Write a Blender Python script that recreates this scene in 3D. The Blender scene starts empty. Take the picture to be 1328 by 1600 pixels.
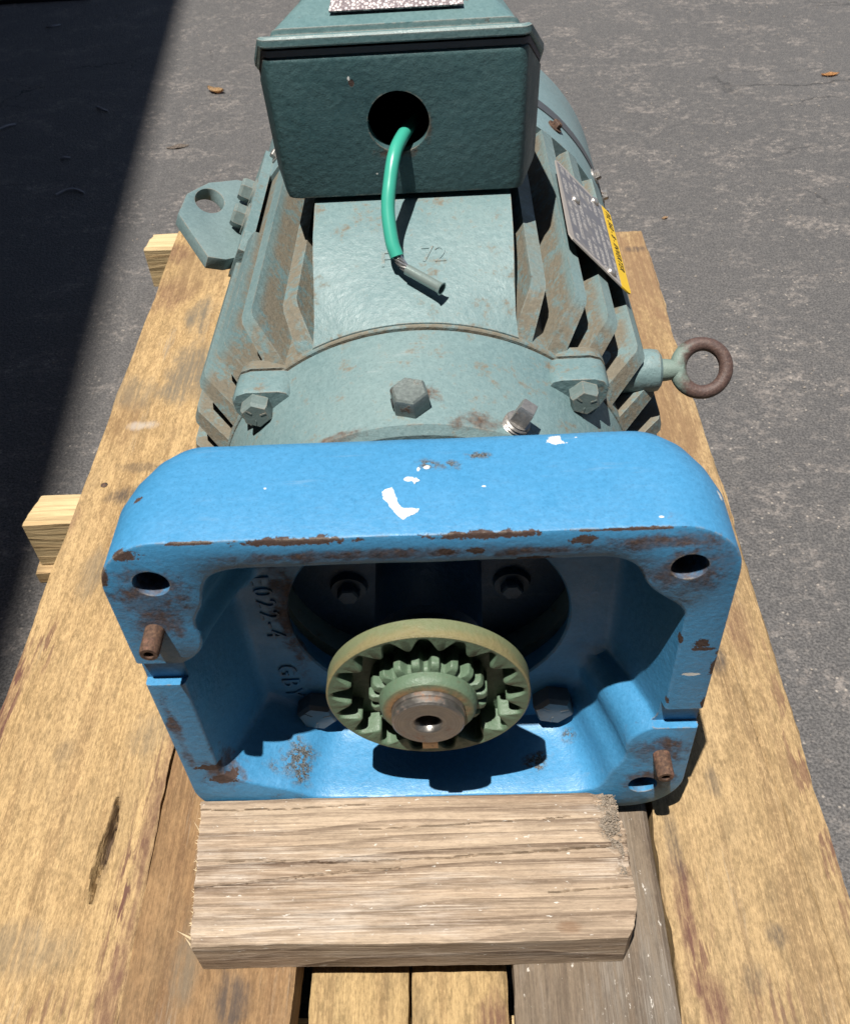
import bpy, bmesh, math, random
from mathutils import Vector, Matrix, noise as mnoise
random.seed(7)
scene = bpy.context.scene
COL = scene.collection
PI = math.pi

# ------------------------------------------------------------------ camera, sky, sun, exposure
cam_d = bpy.data.cameras.new('camera')
cam = bpy.data.objects.new('camera', cam_d); COL.objects.link(cam)
CR, CU, CF = (Vector((0.9985995, 0.0033861, -0.0527977)), Vector((0.0347978, 0.7096762, 0.7036681)),
              Vector((-0.0398520, 0.7045199, -0.7085644)))
rot = Matrix((CR, CU, -CF)).transposed()
cam.matrix_world = Matrix.Translation((0.02953, -0.38771, 0.76775)) @ rot.to_4x4()
cam_d.sensor_fit = 'VERTICAL'; cam_d.sensor_height = 36; cam_d.lens = 33.41
cam_d.clip_start = 0.01; cam_d.clip_end = 400
cam_d.dof.use_dof = True; cam_d.dof.focus_distance = 0.88; cam_d.dof.aperture_fstop = 15
scene.camera = cam

SUN = Vector((-0.134, -0.218, 1.0)).normalized()          # towards the sun
elev = math.asin(SUN.z); azim = math.atan2(SUN.x, SUN.y)
world = bpy.data.worlds.new('World'); scene.world = world; world.use_nodes = True
wn = world.node_tree
bg = wn.nodes['Background']; bg.inputs['Strength'].default_value = 0.05
sky = wn.nodes.new('ShaderNodeTexSky'); sky.sky_type = 'NISHITA'; sky.sun_disc = False
sky.sun_elevation = elev; sky.sun_rotation = azim; sky.air_density = 1.0; sky.dust_density = 1.0
wn.links.new(sky.outputs[0], bg.inputs['Color'])
sun_d = bpy.data.lights.new('sun', 'SUN'); sun_d.energy = 5.0; sun_d.angle = math.radians(0.53)
sun_d.color = (1.0, 0.955, 0.88)
sun_o = bpy.data.objects.new('sun', sun_d); COL.objects.link(sun_o)
sun_o.rotation_euler = (-SUN).to_track_quat('-Z', 'Y').to_euler(); sun_o.location = (-2, -3, 12)
scene.view_settings.view_transform = 'Standard'; scene.view_settings.look = 'None'
scene.view_settings.gamma = 1.0; scene.view_settings.use_curve_mapping = False
scene.view_settings.exposure = 0.86

# ------------------------------------------------------------------ node helpers
def node(g, t, ins=None, **props):
    n = g.nodes.new(t)
    for k, v in props.items(): setattr(n, k, v)
    for k, v in (ins or {}).items():
        s = n.inputs[k]
        if isinstance(v, bpy.types.NodeSocket): g.links.new(v, s)
        elif isinstance(v, (tuple, list)) and len(v) == 3 and s.type == 'RGBA': s.default_value = (*v, 1)
        else: s.default_value = v
    return n
def math_(g, op, a, b=0.0, c=0.0, clamp=False):
    return node(g, 'ShaderNodeMath', {0: a, 1: b, 2: c}, operation=op, use_clamp=clamp).outputs[0]
def vmath(g, op, a, b=(0, 0, 0)):
    n = node(g, 'ShaderNodeVectorMath', {0: a, 1: b}, operation=op)
    return n.outputs['Value'] if op in ('LENGTH', 'DOT_PRODUCT') else n.outputs[0]
def noise(g, vec, scale, detail=4.0, rough=0.55, dist=0.0):
    return node(g, 'ShaderNodeTexNoise', {'Vector': vec, 'Scale': scale, 'Detail': detail, 'Roughness': rough,
                                         'Distortion': dist}).outputs['Fac']
def rng(g, v, a, b, lo=0.0, hi=1.0, smooth=True):
    return node(g, 'ShaderNodeMapRange', {0: v, 1: a, 2: b, 3: lo, 4: hi},
                interpolation_type='SMOOTHSTEP' if smooth else 'LINEAR').outputs[0]
def ramp(g, fac, stops):
    n = node(g, 'ShaderNodeValToRGB', {0: fac}); e = n.color_ramp.elements
    while len(e) < len(stops): e.new(0.5)
    for k, (p, c) in enumerate(stops):
        e[k].position = p; e[k].color = (*c, 1)
    return n.outputs[0]
def mix(g, fac, a, b, blend='MIX'):
    return node(g, 'ShaderNodeMix', {0: fac, 6: a, 7: b}, data_type='RGBA', blend_type=blend).outputs[2]
def bump(g, h, strength, dist, normal=None):
    ins = {'Strength': strength, 'Distance': dist, 'Height': h}
    if normal: ins['Normal'] = normal
    return node(g, 'ShaderNodeBump', ins).outputs[0]
def scaled(g, P, s): return vmath(g, 'MULTIPLY', P, s)
def start(name, base):
    m = bpy.data.materials.new(name); m.use_nodes = True
    g = m.node_tree; b = g.nodes['Principled BSDF']
    tc = node(g, 'ShaderNodeTexCoord')
    P = vmath(g, 'ADD', tc.outputs['Object'], base)
    return m, g, b, P
ALB = 0.76                                                    # overall pigment depth of every surface
def finish_mat(g, b, color, rough, normal=None, metallic=None, spec=0.42):
    if isinstance(color, bpy.types.NodeSocket): color = mix(g, 1.0, color, (ALB, ALB, ALB), 'MULTIPLY')
    else: color = tuple(ALB * x for x in color)
    for k, v in (('Base Color', color), ('Roughness', rough), ('Metallic', metallic), ('Normal', normal)):
        if v is None: continue
        if isinstance(v, bpy.types.NodeSocket): g.links.new(v, b.inputs[k])
        elif isinstance(v, tuple): b.inputs[k].default_value = (*v, 1)
        else: b.inputs[k].default_value = v
    b.inputs['Specular IOR Level'].default_value = spec
def spot(g, P, c, r, nz, amt=0.9, soft=0.55):
    d = vmath(g, 'SUBTRACT', P, c)
    d = vmath(g, 'LENGTH', vmath(g, 'MULTIPLY', d, (1 / r[0], 1 / r[1], 1 / r[2])))
    d = math_(g, 'MULTIPLY_ADD', math_(g, 'SUBTRACT', nz, 0.5), amt * 2, d)
    return rng(g, d, 1.0, soft, 0.0, 1.0)
def spots(g, P, lst, nz, amt=0.9, soft=0.55):
    out = None
    for c, r in lst:
        s = spot(g, P, c, r, nz, amt, soft)
        out = s if out is None else math_(g, 'MAXIMUM', out, s)
    return out
def edge_mask(g, radius):
    bv = node(g, 'ShaderNodeBevel', {'Radius': radius}, samples=4)
    ge = node(g, 'ShaderNodeNewGeometry')
    return math_(g, 'SUBTRACT', 1.0, vmath(g, 'DOT_PRODUCT', bv.outputs[0], ge.outputs['Normal']))

RUST = [(0.25, (0.03, 0.017, 0.013)), (0.5, (0.085, 0.045, 0.028)), (0.75, (0.17, 0.097, 0.058))]

def paint(name, base, col, col2, rough=0.42, rust_amt=0.0, rust_spots=(), chip_spots=(), white_spots=(), dust=0.0,
          edge=0.0, grain=1.0, dust_col=(0.165, 0.125, 0.08), dirt_spots=(), edge_col=(0.36, 0.31, 0.25), ridge=False, scuff=0.10):
    m, g, b, P = start(name, base)
    n_lo = noise(g, P, 9, 4, 0.6); n_md = noise(g, P, 45, 5, 0.65); n_hi = noise(g, P, 240, 4, 0.6)
    n_x = noise(g, P, 900, 2, 0.5)
    c = mix(g, rng(g, n_lo, 0.3, 0.7), col, col2)
    c = mix(g, math_(g, 'MULTIPLY', rng(g, n_hi, 0.35, 0.7), 0.3), c, tuple(min(1, x * 1.35 + 0.012) for x in col2))
    c = mix(g, math_(g, 'MULTIPLY', rng(g, noise(g, P, 620, 3, 0.6), 0.52, 0.68), 0.3), c, tuple(0.55 * x for x in col))
    rn = noise(g, P, 330, 4, 0.6)
    rc = ramp(g, rn, RUST)
    rmask = None
    if dust:
        dm = math_(g, 'MULTIPLY', rng(g, math_(g, 'ADD', math_(g, 'MULTIPLY', n_md, 0.62), math_(g, 'MULTIPLY', n_hi, 0.38)),
                                      0.66 - dust * 0.26, 0.8 - dust * 0.24), 0.85)
        if ridge:
            q = vmath(g, 'LENGTH', vmath(g, 'MULTIPLY', vmath(g, 'SUBTRACT', P, (0, 0, 0.1886)), (1, 0, 1)))
            dm = math_(g, 'MULTIPLY', dm, rng(g, math_(g, 'MULTIPLY_ADD', n_hi, 0.008, q), 0.2165, 0.2075, 0.12, 1.0))
        c = mix(g, dm, c, mix(g, rn, tuple(0.55 * x for x in dust_col), tuple(1.3 * x for x in dust_col)))
        rmask = math_(g, 'MULTIPLY', dm, 0.7)
    def add(mask):
        nonlocal rmask
        rmask = mask if rmask is None else math_(g, 'MAXIMUM', rmask, mask)
    if rust_amt:
        m1 = rng(g, noise(g, P, 38, 6, 0.72), 0.74 - rust_amt * 0.2, 0.79 - rust_amt * 0.2)
        c = mix(g, math_(g, 'MULTIPLY', m1, 0.8), c, rc); add(m1)
    if rust_spots:
        m2 = math_(g, 'MULTIPLY', spots(g, P, rust_spots, noise(g, P, 55, 6, 0.7), 1.5, 0.3), rng(g, n_md, 0.3, 0.62, 0.35, 0.95))
        c = mix(g, m2, c, rc); add(m2)
    if chip_spots:
        m3 = spots(g, P, chip_spots, noise(g, P, 130, 5, 0.72), 1.5, 0.9)
        c = mix(g, m3, c, mix(g, rn, (0.018, 0.012, 0.012), (0.105, 0.06, 0.045))); add(m3)
    sc = math_(g, 'MULTIPLY', rng(g, noise(g, scaled(g, P, (16, 130, 130)), 1, 5, 0.7), 0.56, 0.72), rng(g, n_lo, 0.4, 0.65))
    c = mix(g, math_(g, 'MULTIPLY', sc, scuff), c, (0.42, 0.45, 0.46))
    if dirt_spots:
        m5 = math_(g, 'MULTIPLY', spots(g, P, dirt_spots, n_md, 1.3, 0.3), rng(g, n_hi, 0.4, 0.52))
        c = mix(g, m5, c, mix(g, rng(g, n_x, 0.35, 0.65), (0.018, 0.02, 0.022), (0.13, 0.135, 0.135))); add(m5)
    if edge:
        em = math_(g, 'MULTIPLY', rng(g, edge_mask(g, 0.0022), 0.03, 0.12), rng(g, noise(g, P, 85, 5, 0.7), 0.56 - 0.1 * edge, 0.64 - 0.1 * edge))
        c = mix(g, em, c, mix(g, rn, tuple(0.35 * x for x in edge_col), edge_col)); add(em)
    if white_spots:
        m4 = spots(g, P, white_spots, noise(g, P, 160, 4, 0.6), 1.1, 0.85)
        c = mix(g, m4, c, mix(g, n_hi, (0.5, 0.5, 0.48), (0.85, 0.84, 0.8)))
    r = rng(g, n_md, 0.3, 0.7, rough - 0.06, rough + 0.1)
    if rmask is not None: r = math_(g, 'MULTIPLY_ADD', rmask, 0.38, r, clamp=True)
    h = math_(g, 'ADD', math_(g, 'MULTIPLY', math_(g, 'POWER', noise(g, P, 170, 4, 0.6), 1.6), 0.9 * grain), math_(g, 'MULTIPLY', n_x, 0.16 * grain))
    h = math_(g, 'ADD', h, math_(g, 'MULTIPLY', noise(g, P, 28, 2, 0.5), 0.5 * grain))
    if rmask is not None: h = math_(g, 'MULTIPLY_ADD', rmask, math_(g, 'SUBTRACT', math_(g, 'MULTIPLY', rn, 0.7), 0.55), h)
    finish_mat(g, b, c, r, bump(g, h, 0.7, 0.0011))
    return m

def metal(name, base, col, rust=0.4, rough=0.35, metallic=0.9):
    m, g, b, P = start(name, base)
    n1 = noise(g, P, 70, 6, 0.7); n2 = noise(g, P, 380, 4, 0.6)
    rm = rng(g, n1, 0.68 - 0.36 * rust, 0.78 - 0.3 * rust)
    c = mix(g, rm, mix(g, n2, tuple(0.6 * x for x in col), tuple(min(1, 1.2 * x) for x in col)), ramp(g, n2, RUST))
    finish_mat(g, b, c, rng(g, math_(g, 'ADD', n2, rm), 0.3, 1.4, rough, 0.85), bump(g, math_(g, 'ADD', n2, math_(g, 'MULTIPLY', rm, n1)), 0.5, 0.0006),
               math_(g, 'MULTIPLY_ADD', rm, -metallic, metallic))
    return m

def wood(name, axis, light, dark, late, seed=0.0, ring=55.0, pith=(0.0, -0.12), weather=0.0, weather_col=(0.2, 0.18, 0.15),
         stains=(), late_amt=0.7, speck=0.5, rough=0.72, fleck=0.0, distort=0.035, fuzz=0.0, dashes=()):
    m, g, b, P = start(name, (0, 0, 0))
    # along = grain direction; across coordinates u (board width) and w (thickness)
    sx = node(g, 'ShaderNodeSeparateXYZ', {0: vmath(g, 'ADD', P, (seed, seed * 1.7, 0))})
    al, ac = (sx.outputs[1], sx.outputs[0]) if axis == 'y' else (sx.outputs[0], sx.outputs[1])
    Q = node(g, 'ShaderNodeCombineXYZ', {0: ac, 1: al, 2: sx.outputs[2]}).outputs[0]
    wv = node(g, 'ShaderNodeTexNoise', {'Vector': scaled(g, Q, (3.2, 1.1, 3.2)), 'Scale': 2.2, 'Detail': 2.0, 'Roughness': 0.5}).outputs['Color']
    wv = vmath(g, 'MULTIPLY', vmath(g, 'SUBTRACT', wv, (0.5, 0.5, 0.5)), (distort * 4, 0, distort * 4))
    Qd = vmath(g, 'ADD', Q, wv)
    Qd = vmath(g, 'SUBTRACT', Qd, (pith[0] + seed * (1 if axis == 'y' else 1.7), 0, pith[1]))
    rad = vmath(g, 'LENGTH', vmath(g, 'MULTIPLY', Qd, (1, 0.0, 1)))
    fib = noise(g, scaled(g, Q, (230, 5, 230)), 1.0, 4, 0.65)
    fib2 = noise(g, scaled(g, Q, (900, 18, 900)), 1.0, 3, 0.6)
    ph = math_(g, 'FRACT', math_(g, 'MULTIPLY', math_(g, 'MULTIPLY_ADD', fib, 0.0012, rad), ring))
    lw = math_(g, 'MULTIPLY', rng(g, ph, 0.45, 0.9), rng(g, ph, 1.0, 0.93))
    rid = math_(g, 'FLOOR', math_(g, 'MULTIPLY', math_(g, 'MULTIPLY_ADD', fib, 0.0012, rad), ring))
    rv = node(g, 'ShaderNodeTexWhiteNoise', {'W': rid}, noise_dimensions='1D').outputs['Value']
    lw = math_(g, 'MULTIPLY', lw, math_(g, 'MULTIPLY', rng(g, rv, 0.0, 1.0, 0.4, 1.0), rng(g, fib, 0.3, 0.55, 0.55, 1.0)))
    vary = noise(g, scaled(g, Q, (14, 2.2, 14)), 1.0, 4, 0.6)
    c = mix(g, rng(g, vary, 0.32, 0.66), dark, light)
    vary2 = noise(g, scaled(g, Q, (90, 2.6, 90)), 1.0, 3, 0.6)
    c = mix(g, math_(g, 'MULTIPLY', rng(g, vary2, 0.5, 0.68), 0.5), c, late)
    c = mix(g, math_(g, 'MULTIPLY', lw, late_amt), c, late)
    c = mix(g, math_(g, 'MULTIPLY', rng(g, fib, 0.44, 0.68), 0.65 * (1 - 0.7 * fuzz)), c, tuple(0.5 * x for x in dark))
    c = mix(g, math_(g, 'MULTIPLY', rng(g, fib2, 0.45, 0.7), 0.4), c, tuple(min(1, 1.35 * x) for x in light))
    if fuzz:
        fz = noise(g, scaled(g, Q, (150, 46, 150)), 1.0, 6, 0.78); fz2 = noise(g, scaled(g, Q, (520, 190, 520)), 1.0, 3, 0.65)
        c = mix(g, math_(g, 'MULTIPLY', rng(g, fz, 0.50, 0.66), 0.75 * fuzz), c, tuple(0.52 * x for x in dark))
        c = mix(g, math_(g, 'MULTIPLY', rng(g, fz, 0.48, 0.34), 0.6 * fuzz), c, tuple(min(1, 1.28 * x) for x in light))
        c = mix(g, math_(g, 'MULTIPLY', rng(g, fz2, 0.5, 0.68), 0.6 * fuzz), c, tuple(0.5 * x for x in dark))
        c = mix(g, math_(g, 'MULTIPLY', rng(g, fz2, 0.48, 0.32), 0.5 * fuzz), c, tuple(min(1, 1.4 * x) for x in light))
    if dashes:
        dn = rng(g, noise(g, scaled(g, Q, (230, 24, 230)), 1.0, 4, 0.6), 0.5, 0.58)
        for (px, py, rx, ry, a) in dashes:
            c = mix(g, math_(g, 'MULTIPLY', math_(g, 'MULTIPLY', spot(g, P, (px, py, 0), (rx, ry, 1.0), vary, 0.8, 0.2), dn), a), c, (0.10, 0.036, 0.034))
    if weather:
        wm = rng(g, math_(g, 'ADD', math_(g, 'MULTIPLY', noise(g, scaled(g, Q, (32, 5, 32)), 1, 5, 0.65), 0.7), math_(g, 'MULTIPLY', fib2, 0.3)),
                 0.62 - 0.3 * weather, 0.74 - 0.14 * weather)
        c = mix(g, math_(g, 'MULTIPLY', wm, 0.8), c, mix(g, fib2, tuple(0.7 * x for x in weather_col), tuple(1.35 * x for x in weather_col)))
    # saw-fuzz and grime specks
    sp = noise(g, scaled(g, Q, (380, 75, 380)), 1.0, 5, 0.75)
    c = mix(g, math_(g, 'MULTIPLY', rng(g, sp, 0.47, 0.66), 0.62 * speck), c, tuple(0.4 * x for x in dark))
    gr = noise(g, scaled(g, Q, (26, 9, 26)), 1.0, 6, 0.72)
    c = mix(g, math_(g, 'MULTIPLY', rng(g, gr, 0.46, 0.74), 0.5 * speck), c, (0.085, 0.066, 0.045))
    if fleck:
        fl = noise(g, scaled(g, Q, (210, 80, 210)), 1.0, 4, 0.7)
        c = mix(g, math_(g, 'MULTIPLY', rng(g, fl, 0.645, 0.69), fleck), c, (0.62, 0.58, 0.52))
    if stains:
        nz = noise(g, scaled(g, Q, (30, 14, 30)), 1.0, 6, 0.72); nf = rng(g, math_(g, 'ADD', math_(g, 'MULTIPLY', fib, .6), math_(g, 'MULTIPLY', sp, .4)), 0.34, 0.56, 0.3, 1.0)
        for (px, py, rx, ry, colr, a) in stains:
            s = math_(g, 'MULTIPLY', math_(g, 'MULTIPLY', spot(g, P, (px, py, 0), (rx, ry, 1.0), nz, 1.0, 0.25), nf), a)
            c = mix(g, s, c, colr)
    h = math_(g, 'ADD', math_(g, 'MULTIPLY', fib, 0.7), math_(g, 'MULTIPLY', fib2, 0.3))
    if fuzz: h = math_(g, 'ADD', h, math_(g, 'MULTIPLY_ADD', fz, 1.2 * fuzz, math_(g, 'MULTIPLY', fz2, 0.6 * fuzz)))
    h = math_(g, 'ADD', h, math_(g, 'MULTIPLY', lw, 0.5)); h = math_(g, 'ADD', h, math_(g, 'MULTIPLY', sp, 0.5))
    finish_mat(g, b, c, rough, bump(g, h, 0.85, 0.0014), spec=0.22)
    return m

def plain(name, col, rough=0.6, metallic=0.0, var=0.25, scale=120.0, bmp=0.0006, base=(0, 0, 0)):
    m, g, b, P = start(name, base)
    n = noise(g, P, scale, 5, 0.6)
    c = mix(g, n, tuple(x * (1 - var) for x in col), tuple(min(1, x * (1 + var)) for x in col))
    finish_mat(g, b, c, rough, bump(g, n, 0.5, bmp), metallic)
    return m

# ------------------------------------------------------------------ object helpers
def tag(o, label=None, cat=None, group=None, kind=None):
    for k, v in (('label', label), ('category', cat), ('group', group), ('kind', kind)):
        if v: o[k] = v
    return o
def thing(name, base, label, cat, group=None):
    o = bpy.data.objects.new(name, None); o.location = base; o.empty_display_size = 0.05
    COL.objects.link(o); o['_b'] = base
    return tag(o, label, cat, group)
BASES = {}
def base_of(o):
    return BASES.get(o.name, (0, 0, 0))
def smooth(me, ang):
    for p in me.polygons: p.use_smooth = True
    me.set_sharp_from_angle(angle=math.radians(ang))
def obj(name, geo, mat, parent=None, ang=35, bevel=0.0, local=None):
    """geo: bmesh or mesh in world coordinates -> ONE object (child of parent when given)."""
    if isinstance(geo, bmesh.types.BMesh):
        if bevel:
            es = [e for e in geo.edges if len(e.link_faces) == 2 and e.calc_face_angle(0) > math.radians(38)]
            bmesh.ops.bevel(geo, geom=es, offset=bevel, segments=2, profile=0.6, affect='EDGES', clamp_overlap=True)
        bmesh.ops.recalc_face_normals(geo, faces=geo.faces)
        me = bpy.data.meshes.new(name); geo.to_mesh(me); geo.free()
    else:
        me = geo; me.name = name
    base = local if local is not None else (base_of(parent) if parent else (0, 0, 0))
    if any(base): me.transform(Matrix.Translation(-Vector(base)))
    smooth(me, ang)
    o = bpy.data.objects.new(name, me); COL.objects.link(o)
    if mat: me.materials.append(mat)
    if parent: o.parent = parent
    elif any(base): o.location = base
    if parent: BASES[o.name] = base
    return o
def frame(d):
    d = Vector(d).normalized(); h = Vector((0, 0, 1)) if abs(d.z) < 0.9 else Vector((0, 1, 0))
    a = d.cross(h).normalized(); return a, a.cross(d).normalized(), d
def lathe(bm, o, d, prof, n=64, phase=0.0, cap0=True, cap1=True, closed=False):
    a, b, d = frame(d); o = Vector(o); rings = []
    for t, r in prof:
        rings.append([bm.verts.new(o + d * t + (a * math.cos(phase + 2 * PI * k / n) + b * math.sin(phase + 2 * PI * k / n)) * r) for k in range(n)])
    prs = list(zip(rings[:-1], rings[1:])) + ([(rings[-1], rings[0])] if closed else [])
    for r0, r1 in prs:
        for k in range(n): bm.faces.new((r0[k], r0[(k + 1) % n], r1[(k + 1) % n], r1[k]))
    if not closed:
        if cap0: bm.faces.new(rings[0][::-1])
        if cap1: bm.faces.new(rings[-1])
    return bm
def loft(bm, rings, closed=False, caps=False):
    vs = [[bm.verts.new(p) for p in r] for r in rings]; n = len(vs[0])
    prs = list(zip(vs[:-1], vs[1:])) + ([(vs[-1], vs[0])] if closed else [])
    for r0, r1 in prs:
        for k in range(n): bm.faces.new((r0[k], r0[(k + 1) % n], r1[(k + 1) % n], r1[k]))
    if caps: bm.faces.new(vs[0][::-1]); bm.faces.new(vs[-1])
    return bm
def box(bm, x0, x1, y0, y1, z0, z1):
    return loft(bm, [[(x0, y0, z), (x1, y0, z), (x1, y1, z), (x0, y1, z)] for z in (z0, z1)], caps=True)
def slab(bm, pts, o, u, v, w, t0, t1):
    """polygon pts (a,b) -> o + a*u + b*v, extruded along w from t0 to t1"""
    o, u, v, w = Vector(o), Vector(u), Vector(v), Vector(w)
    return loft(bm, [[o + u * a + v * b_ + w * t for a, b_ in pts] for t in (t0, t1)], caps=True)
def catmull(pts, n=8):
    P = [Vector(p) for p in pts]; P = [2 * P[0] - P[1]] + P + [2 * P[-1] - P[-2]]; out = []
    for i in range(1, len(P) - 2):
        for k in range(n):
            t = k / n; p0, p1, p2, p3 = P[i - 1:i + 3]
            out.append(0.5 * ((2 * p1) + (p2 - p0) * t + (2 * p0 - 5 * p1 + 4 * p2 - p3) * t * t + (3 * p1 - p0 - 3 * p2 + p3) * t ** 3))
    out.append(P[-2]); return out
def tube(bm, pts, r, n=16, closed=False, caps=True):
    pts = [Vector(p) for p in pts]; m = len(pts); rings = []; a = None
    for i, p in enumerate(pts):
        d = (pts[(i + 1) % m] - pts[i - 1]) if closed else (pts[min(i + 1, m - 1)] - pts[max(i - 1, 0)])
        d.normalize()
        a = frame(d)[0] if a is None else (a - d * a.dot(d)).normalized()
        b = d.cross(a); rr = r(i / max(1, m - 1)) if callable(r) else r
        rings.append([p + (a * math.cos(2 * PI * k / n) + b * math.sin(2 * PI * k / n)) * rr for k in range(n)])
    return loft(bm, rings, closed=closed, caps=caps and not closed)
def bool_cut(me, cutters):
    o = bpy.data.objects.new('tmp', me); COL.objects.link(o); tmp = []
    for cbm in cutters:
        bmesh.ops.recalc_face_normals(cbm, faces=cbm.faces)
        cm = bpy.data.meshes.new('cut'); cbm.to_mesh(cm); cbm.free()
        c = bpy.data.objects.new('cut', cm); COL.objects.link(c); tmp.append(c)
        md = o.modifiers.new('b', 'BOOLEAN'); md.operation = 'DIFFERENCE'; md.solver = 'EXACT'; md.object = c
    bpy.context.view_layer.update()
    dg = bpy.context.evaluated_depsgraph_get()
    out = bpy.data.meshes.new_from_object(o.evaluated_get(dg))
    for c in tmp:
        cm = c.data; bpy.data.objects.remove(c); bpy.data.meshes.remove(cm)
    bpy.data.objects.remove(o)
    return out
def bm_mesh(bm, name='m'):
    bmesh.ops.recalc_face_normals(bm, faces=bm.faces)
    me = bpy.data.meshes.new(name); bm.to_mesh(me); bm.free(); return me
def text_mesh(txt, size, depth, mat4, spacing=1.0):
    cu = bpy.data.curves.new('t', 'FONT'); cu.body = txt; cu.size = size; cu.extrude = depth; cu.space_character = spacing
    cu.align_x = 'LEFT'; cu.align_y = 'BOTTOM'; cu.resolution_u = 3
    o = bpy.data.objects.new('t', cu); COL.objects.link(o); bpy.context.view_layer.update()
    me = bpy.data.meshes.new_from_object(o.evaluated_get(bpy.context.evaluated_depsgraph_get()))
    bpy.data.objects.remove(o); bpy.data.curves.remove(cu); me.transform(mat4); return me
def mat_axes(o, u, v, w):
    return Matrix.Translation(o) @ Matrix((Vector(u), Vector(v), Vector(w))).transposed().to_4x4()
def fbm(x, y, z, o=4): return mnoise.fractal(Vector((x, y, z)), 1.0, 2.0, o)

# ------------------------------------------------------------------ ground
GZ = -0.13
def asphalt_mat():
    m, g, b, P = start('worn asphalt', (0, 0, 0))
    n0 = noise(g, P, 1.1, 5, 0.6)
    Ps = scaled(g, P, (1.0, 1.35, 1.0))
    n1 = noise(g, Ps, 7.5, 7, 0.74, 0.4)
    n2 = noise(g, Ps, 60, 5, 0.7); n3 = noise(g, P, 330, 3, 0.6)
    vo = node(g, 'ShaderNodeTexVoronoi', {'Vector': P, 'Scale': 210.0, 'Randomness': 1.0})
    vv = node(g, 'ShaderNodeSeparateColor', {0: vo.outputs['Color']})
    c = mix(g, rng(g, n0, 0.3, 0.7), (0.100, 0.095, 0.094), (0.132, 0.125, 0.123))
    c = mix(g, rng(g, n3, 0.34, 0.66), (0.058, 0.056, 0.056), mix(g, rng(g, n2, 0.35, 0.65), c, (0.15, 0.142, 0.138)))
    worn = math_(g, 'ADD', math_(g, 'MULTIPLY', n1, 0.66), math_(g, 'MULTIPLY', n2, 0.34))
    wmask = rng(g, worn, 0.49, 0.64)
    stone = mix(g, vv.outputs[0], (0.16, 0.14, 0.128), (0.40, 0.35, 0.315))
    c = mix(g, math_(g, 'MULTIPLY', wmask, rng(g, math_(g, 'ADD', n2, math_(g, 'MULTIPLY', vv.outputs[1], 0.35)), 0.52, 0.8, 0.05, 0.52)), c, stone)
    bright = math_(g, 'MULTIPLY', rng(g, vv.outputs[2], 0.955, 0.985), rng(g, vo.outputs['Distance'], 0.55, 0.25))
    c = mix(g, math_(g, 'MULTIPLY', bright, rng(g, n1, 0.42, 0.6, 0.2, 0.9)), c, (0.42, 0.37, 0.32))
    # hairline cracks
    cr = node(g, 'ShaderNodeTexVoronoi', {'Vector': vmath(g, 'ADD', scaled(g, P, (1.0, 2.2, 1.0)), scaled(g, node(g, 'ShaderNodeTexNoise', {'Vector': P, 'Scale': 9.0, 'Detail': 4.0}).outputs['Color'], (0.22, 0.22, 0))),
                                         'Scale': 2.3}, feature='DISTANCE_TO_EDGE').outputs['Distance']
    cm = math_(g, 'MULTIPLY', rng(g, cr, 0.009, 0.002), rng(g, noise(g, P, 1.7, 3, 0.5), 0.55, 0.66))
    c = mix(g, math_(g, 'MULTIPLY', cm, 0.8), c, (0.025, 0.025, 0.026))
    h = math_(g, 'ADD', math_(g, 'MULTIPLY', n3, 0.8), math_(g, 'MULTIPLY', n2, 0.8))
    h = math_(g, 'SUBTRACT', h, math_(g, 'MULTIPLY', vo.outputs['Distance'], 0.6))
    h = math_(g, 'SUBTRACT', h, math_(g, 'MULTIPLY', cm, 1.2))
    finish_mat(g, b, c, rng(g, n2, 0.3, 0.7, 0.6, 0.85), bump(g, h, 0.75, 0.0028), spec=0.35)
    return m
gm = asphalt_mat()
bm = bmesh.new()
xs = [-60, -8, -3, 3, 8, 60]
vs = [[bm.verts.new((x, y, GZ)) for x in xs] for y in xs]
for j in range(5):
    for i in range(5): bm.faces.new((vs[j][i], vs[j][i + 1], vs[j + 1][i + 1], vs[j + 1][i]))
tag(obj('ground', bm, gm), 'worn grey asphalt yard with pale scuffs', kind='structure')

# ------------------------------------------------------------------ wall that casts the broad shadow on the left (stands outside the picture)
WH = 7.6
wd = Vector((-0.103, 0.9947, 0)); wnrm = Vector((0.9947, 0.103, 0))
wp = Vector((-0.503, 0.312, GZ)) - Vector((0.134, 0.218, 0)) * WH
wb = (wp.x, wp.y, GZ)
wall = thing('unseen_wall', wb, 'tall dark ribbed metal wall shading the asphalt at the left', 'wall')
BASES[wall.name] = wb
wm = plain('dark wall sheet', (0.055, 0.058, 0.062), 0.65, var=0.2, scale=6)
bm = bmesh.new()
pts = []
L0, L1 = -7.0, 12.0
k = 0; t = L0
while t < L1:                                              # trapezoid ribs
    pts += [(t, 0.0), (t + 0.10, 0.0), (t + 0.125, -0.03), (t + 0.225, -0.03)]; t += 0.25
pts += [(L1, 0.0), (L1, -0.25), (L0, -0.25)]
slab(bm, pts, wp, wd, wnrm, (0, 0, 1), 0.0, WH - 0.03)
obj('cladding', bm, wm, wall, ang=20)
bm = bmesh.new(); slab(bm, [(L0, 0.0), (L1, 0.0), (L1, -0.27), (L0, -0.27)], wp, wd, wnrm, (0, 0, 1), WH - 0.028, WH)
obj('coping', bm, wm, wall, ang=20)

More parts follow.
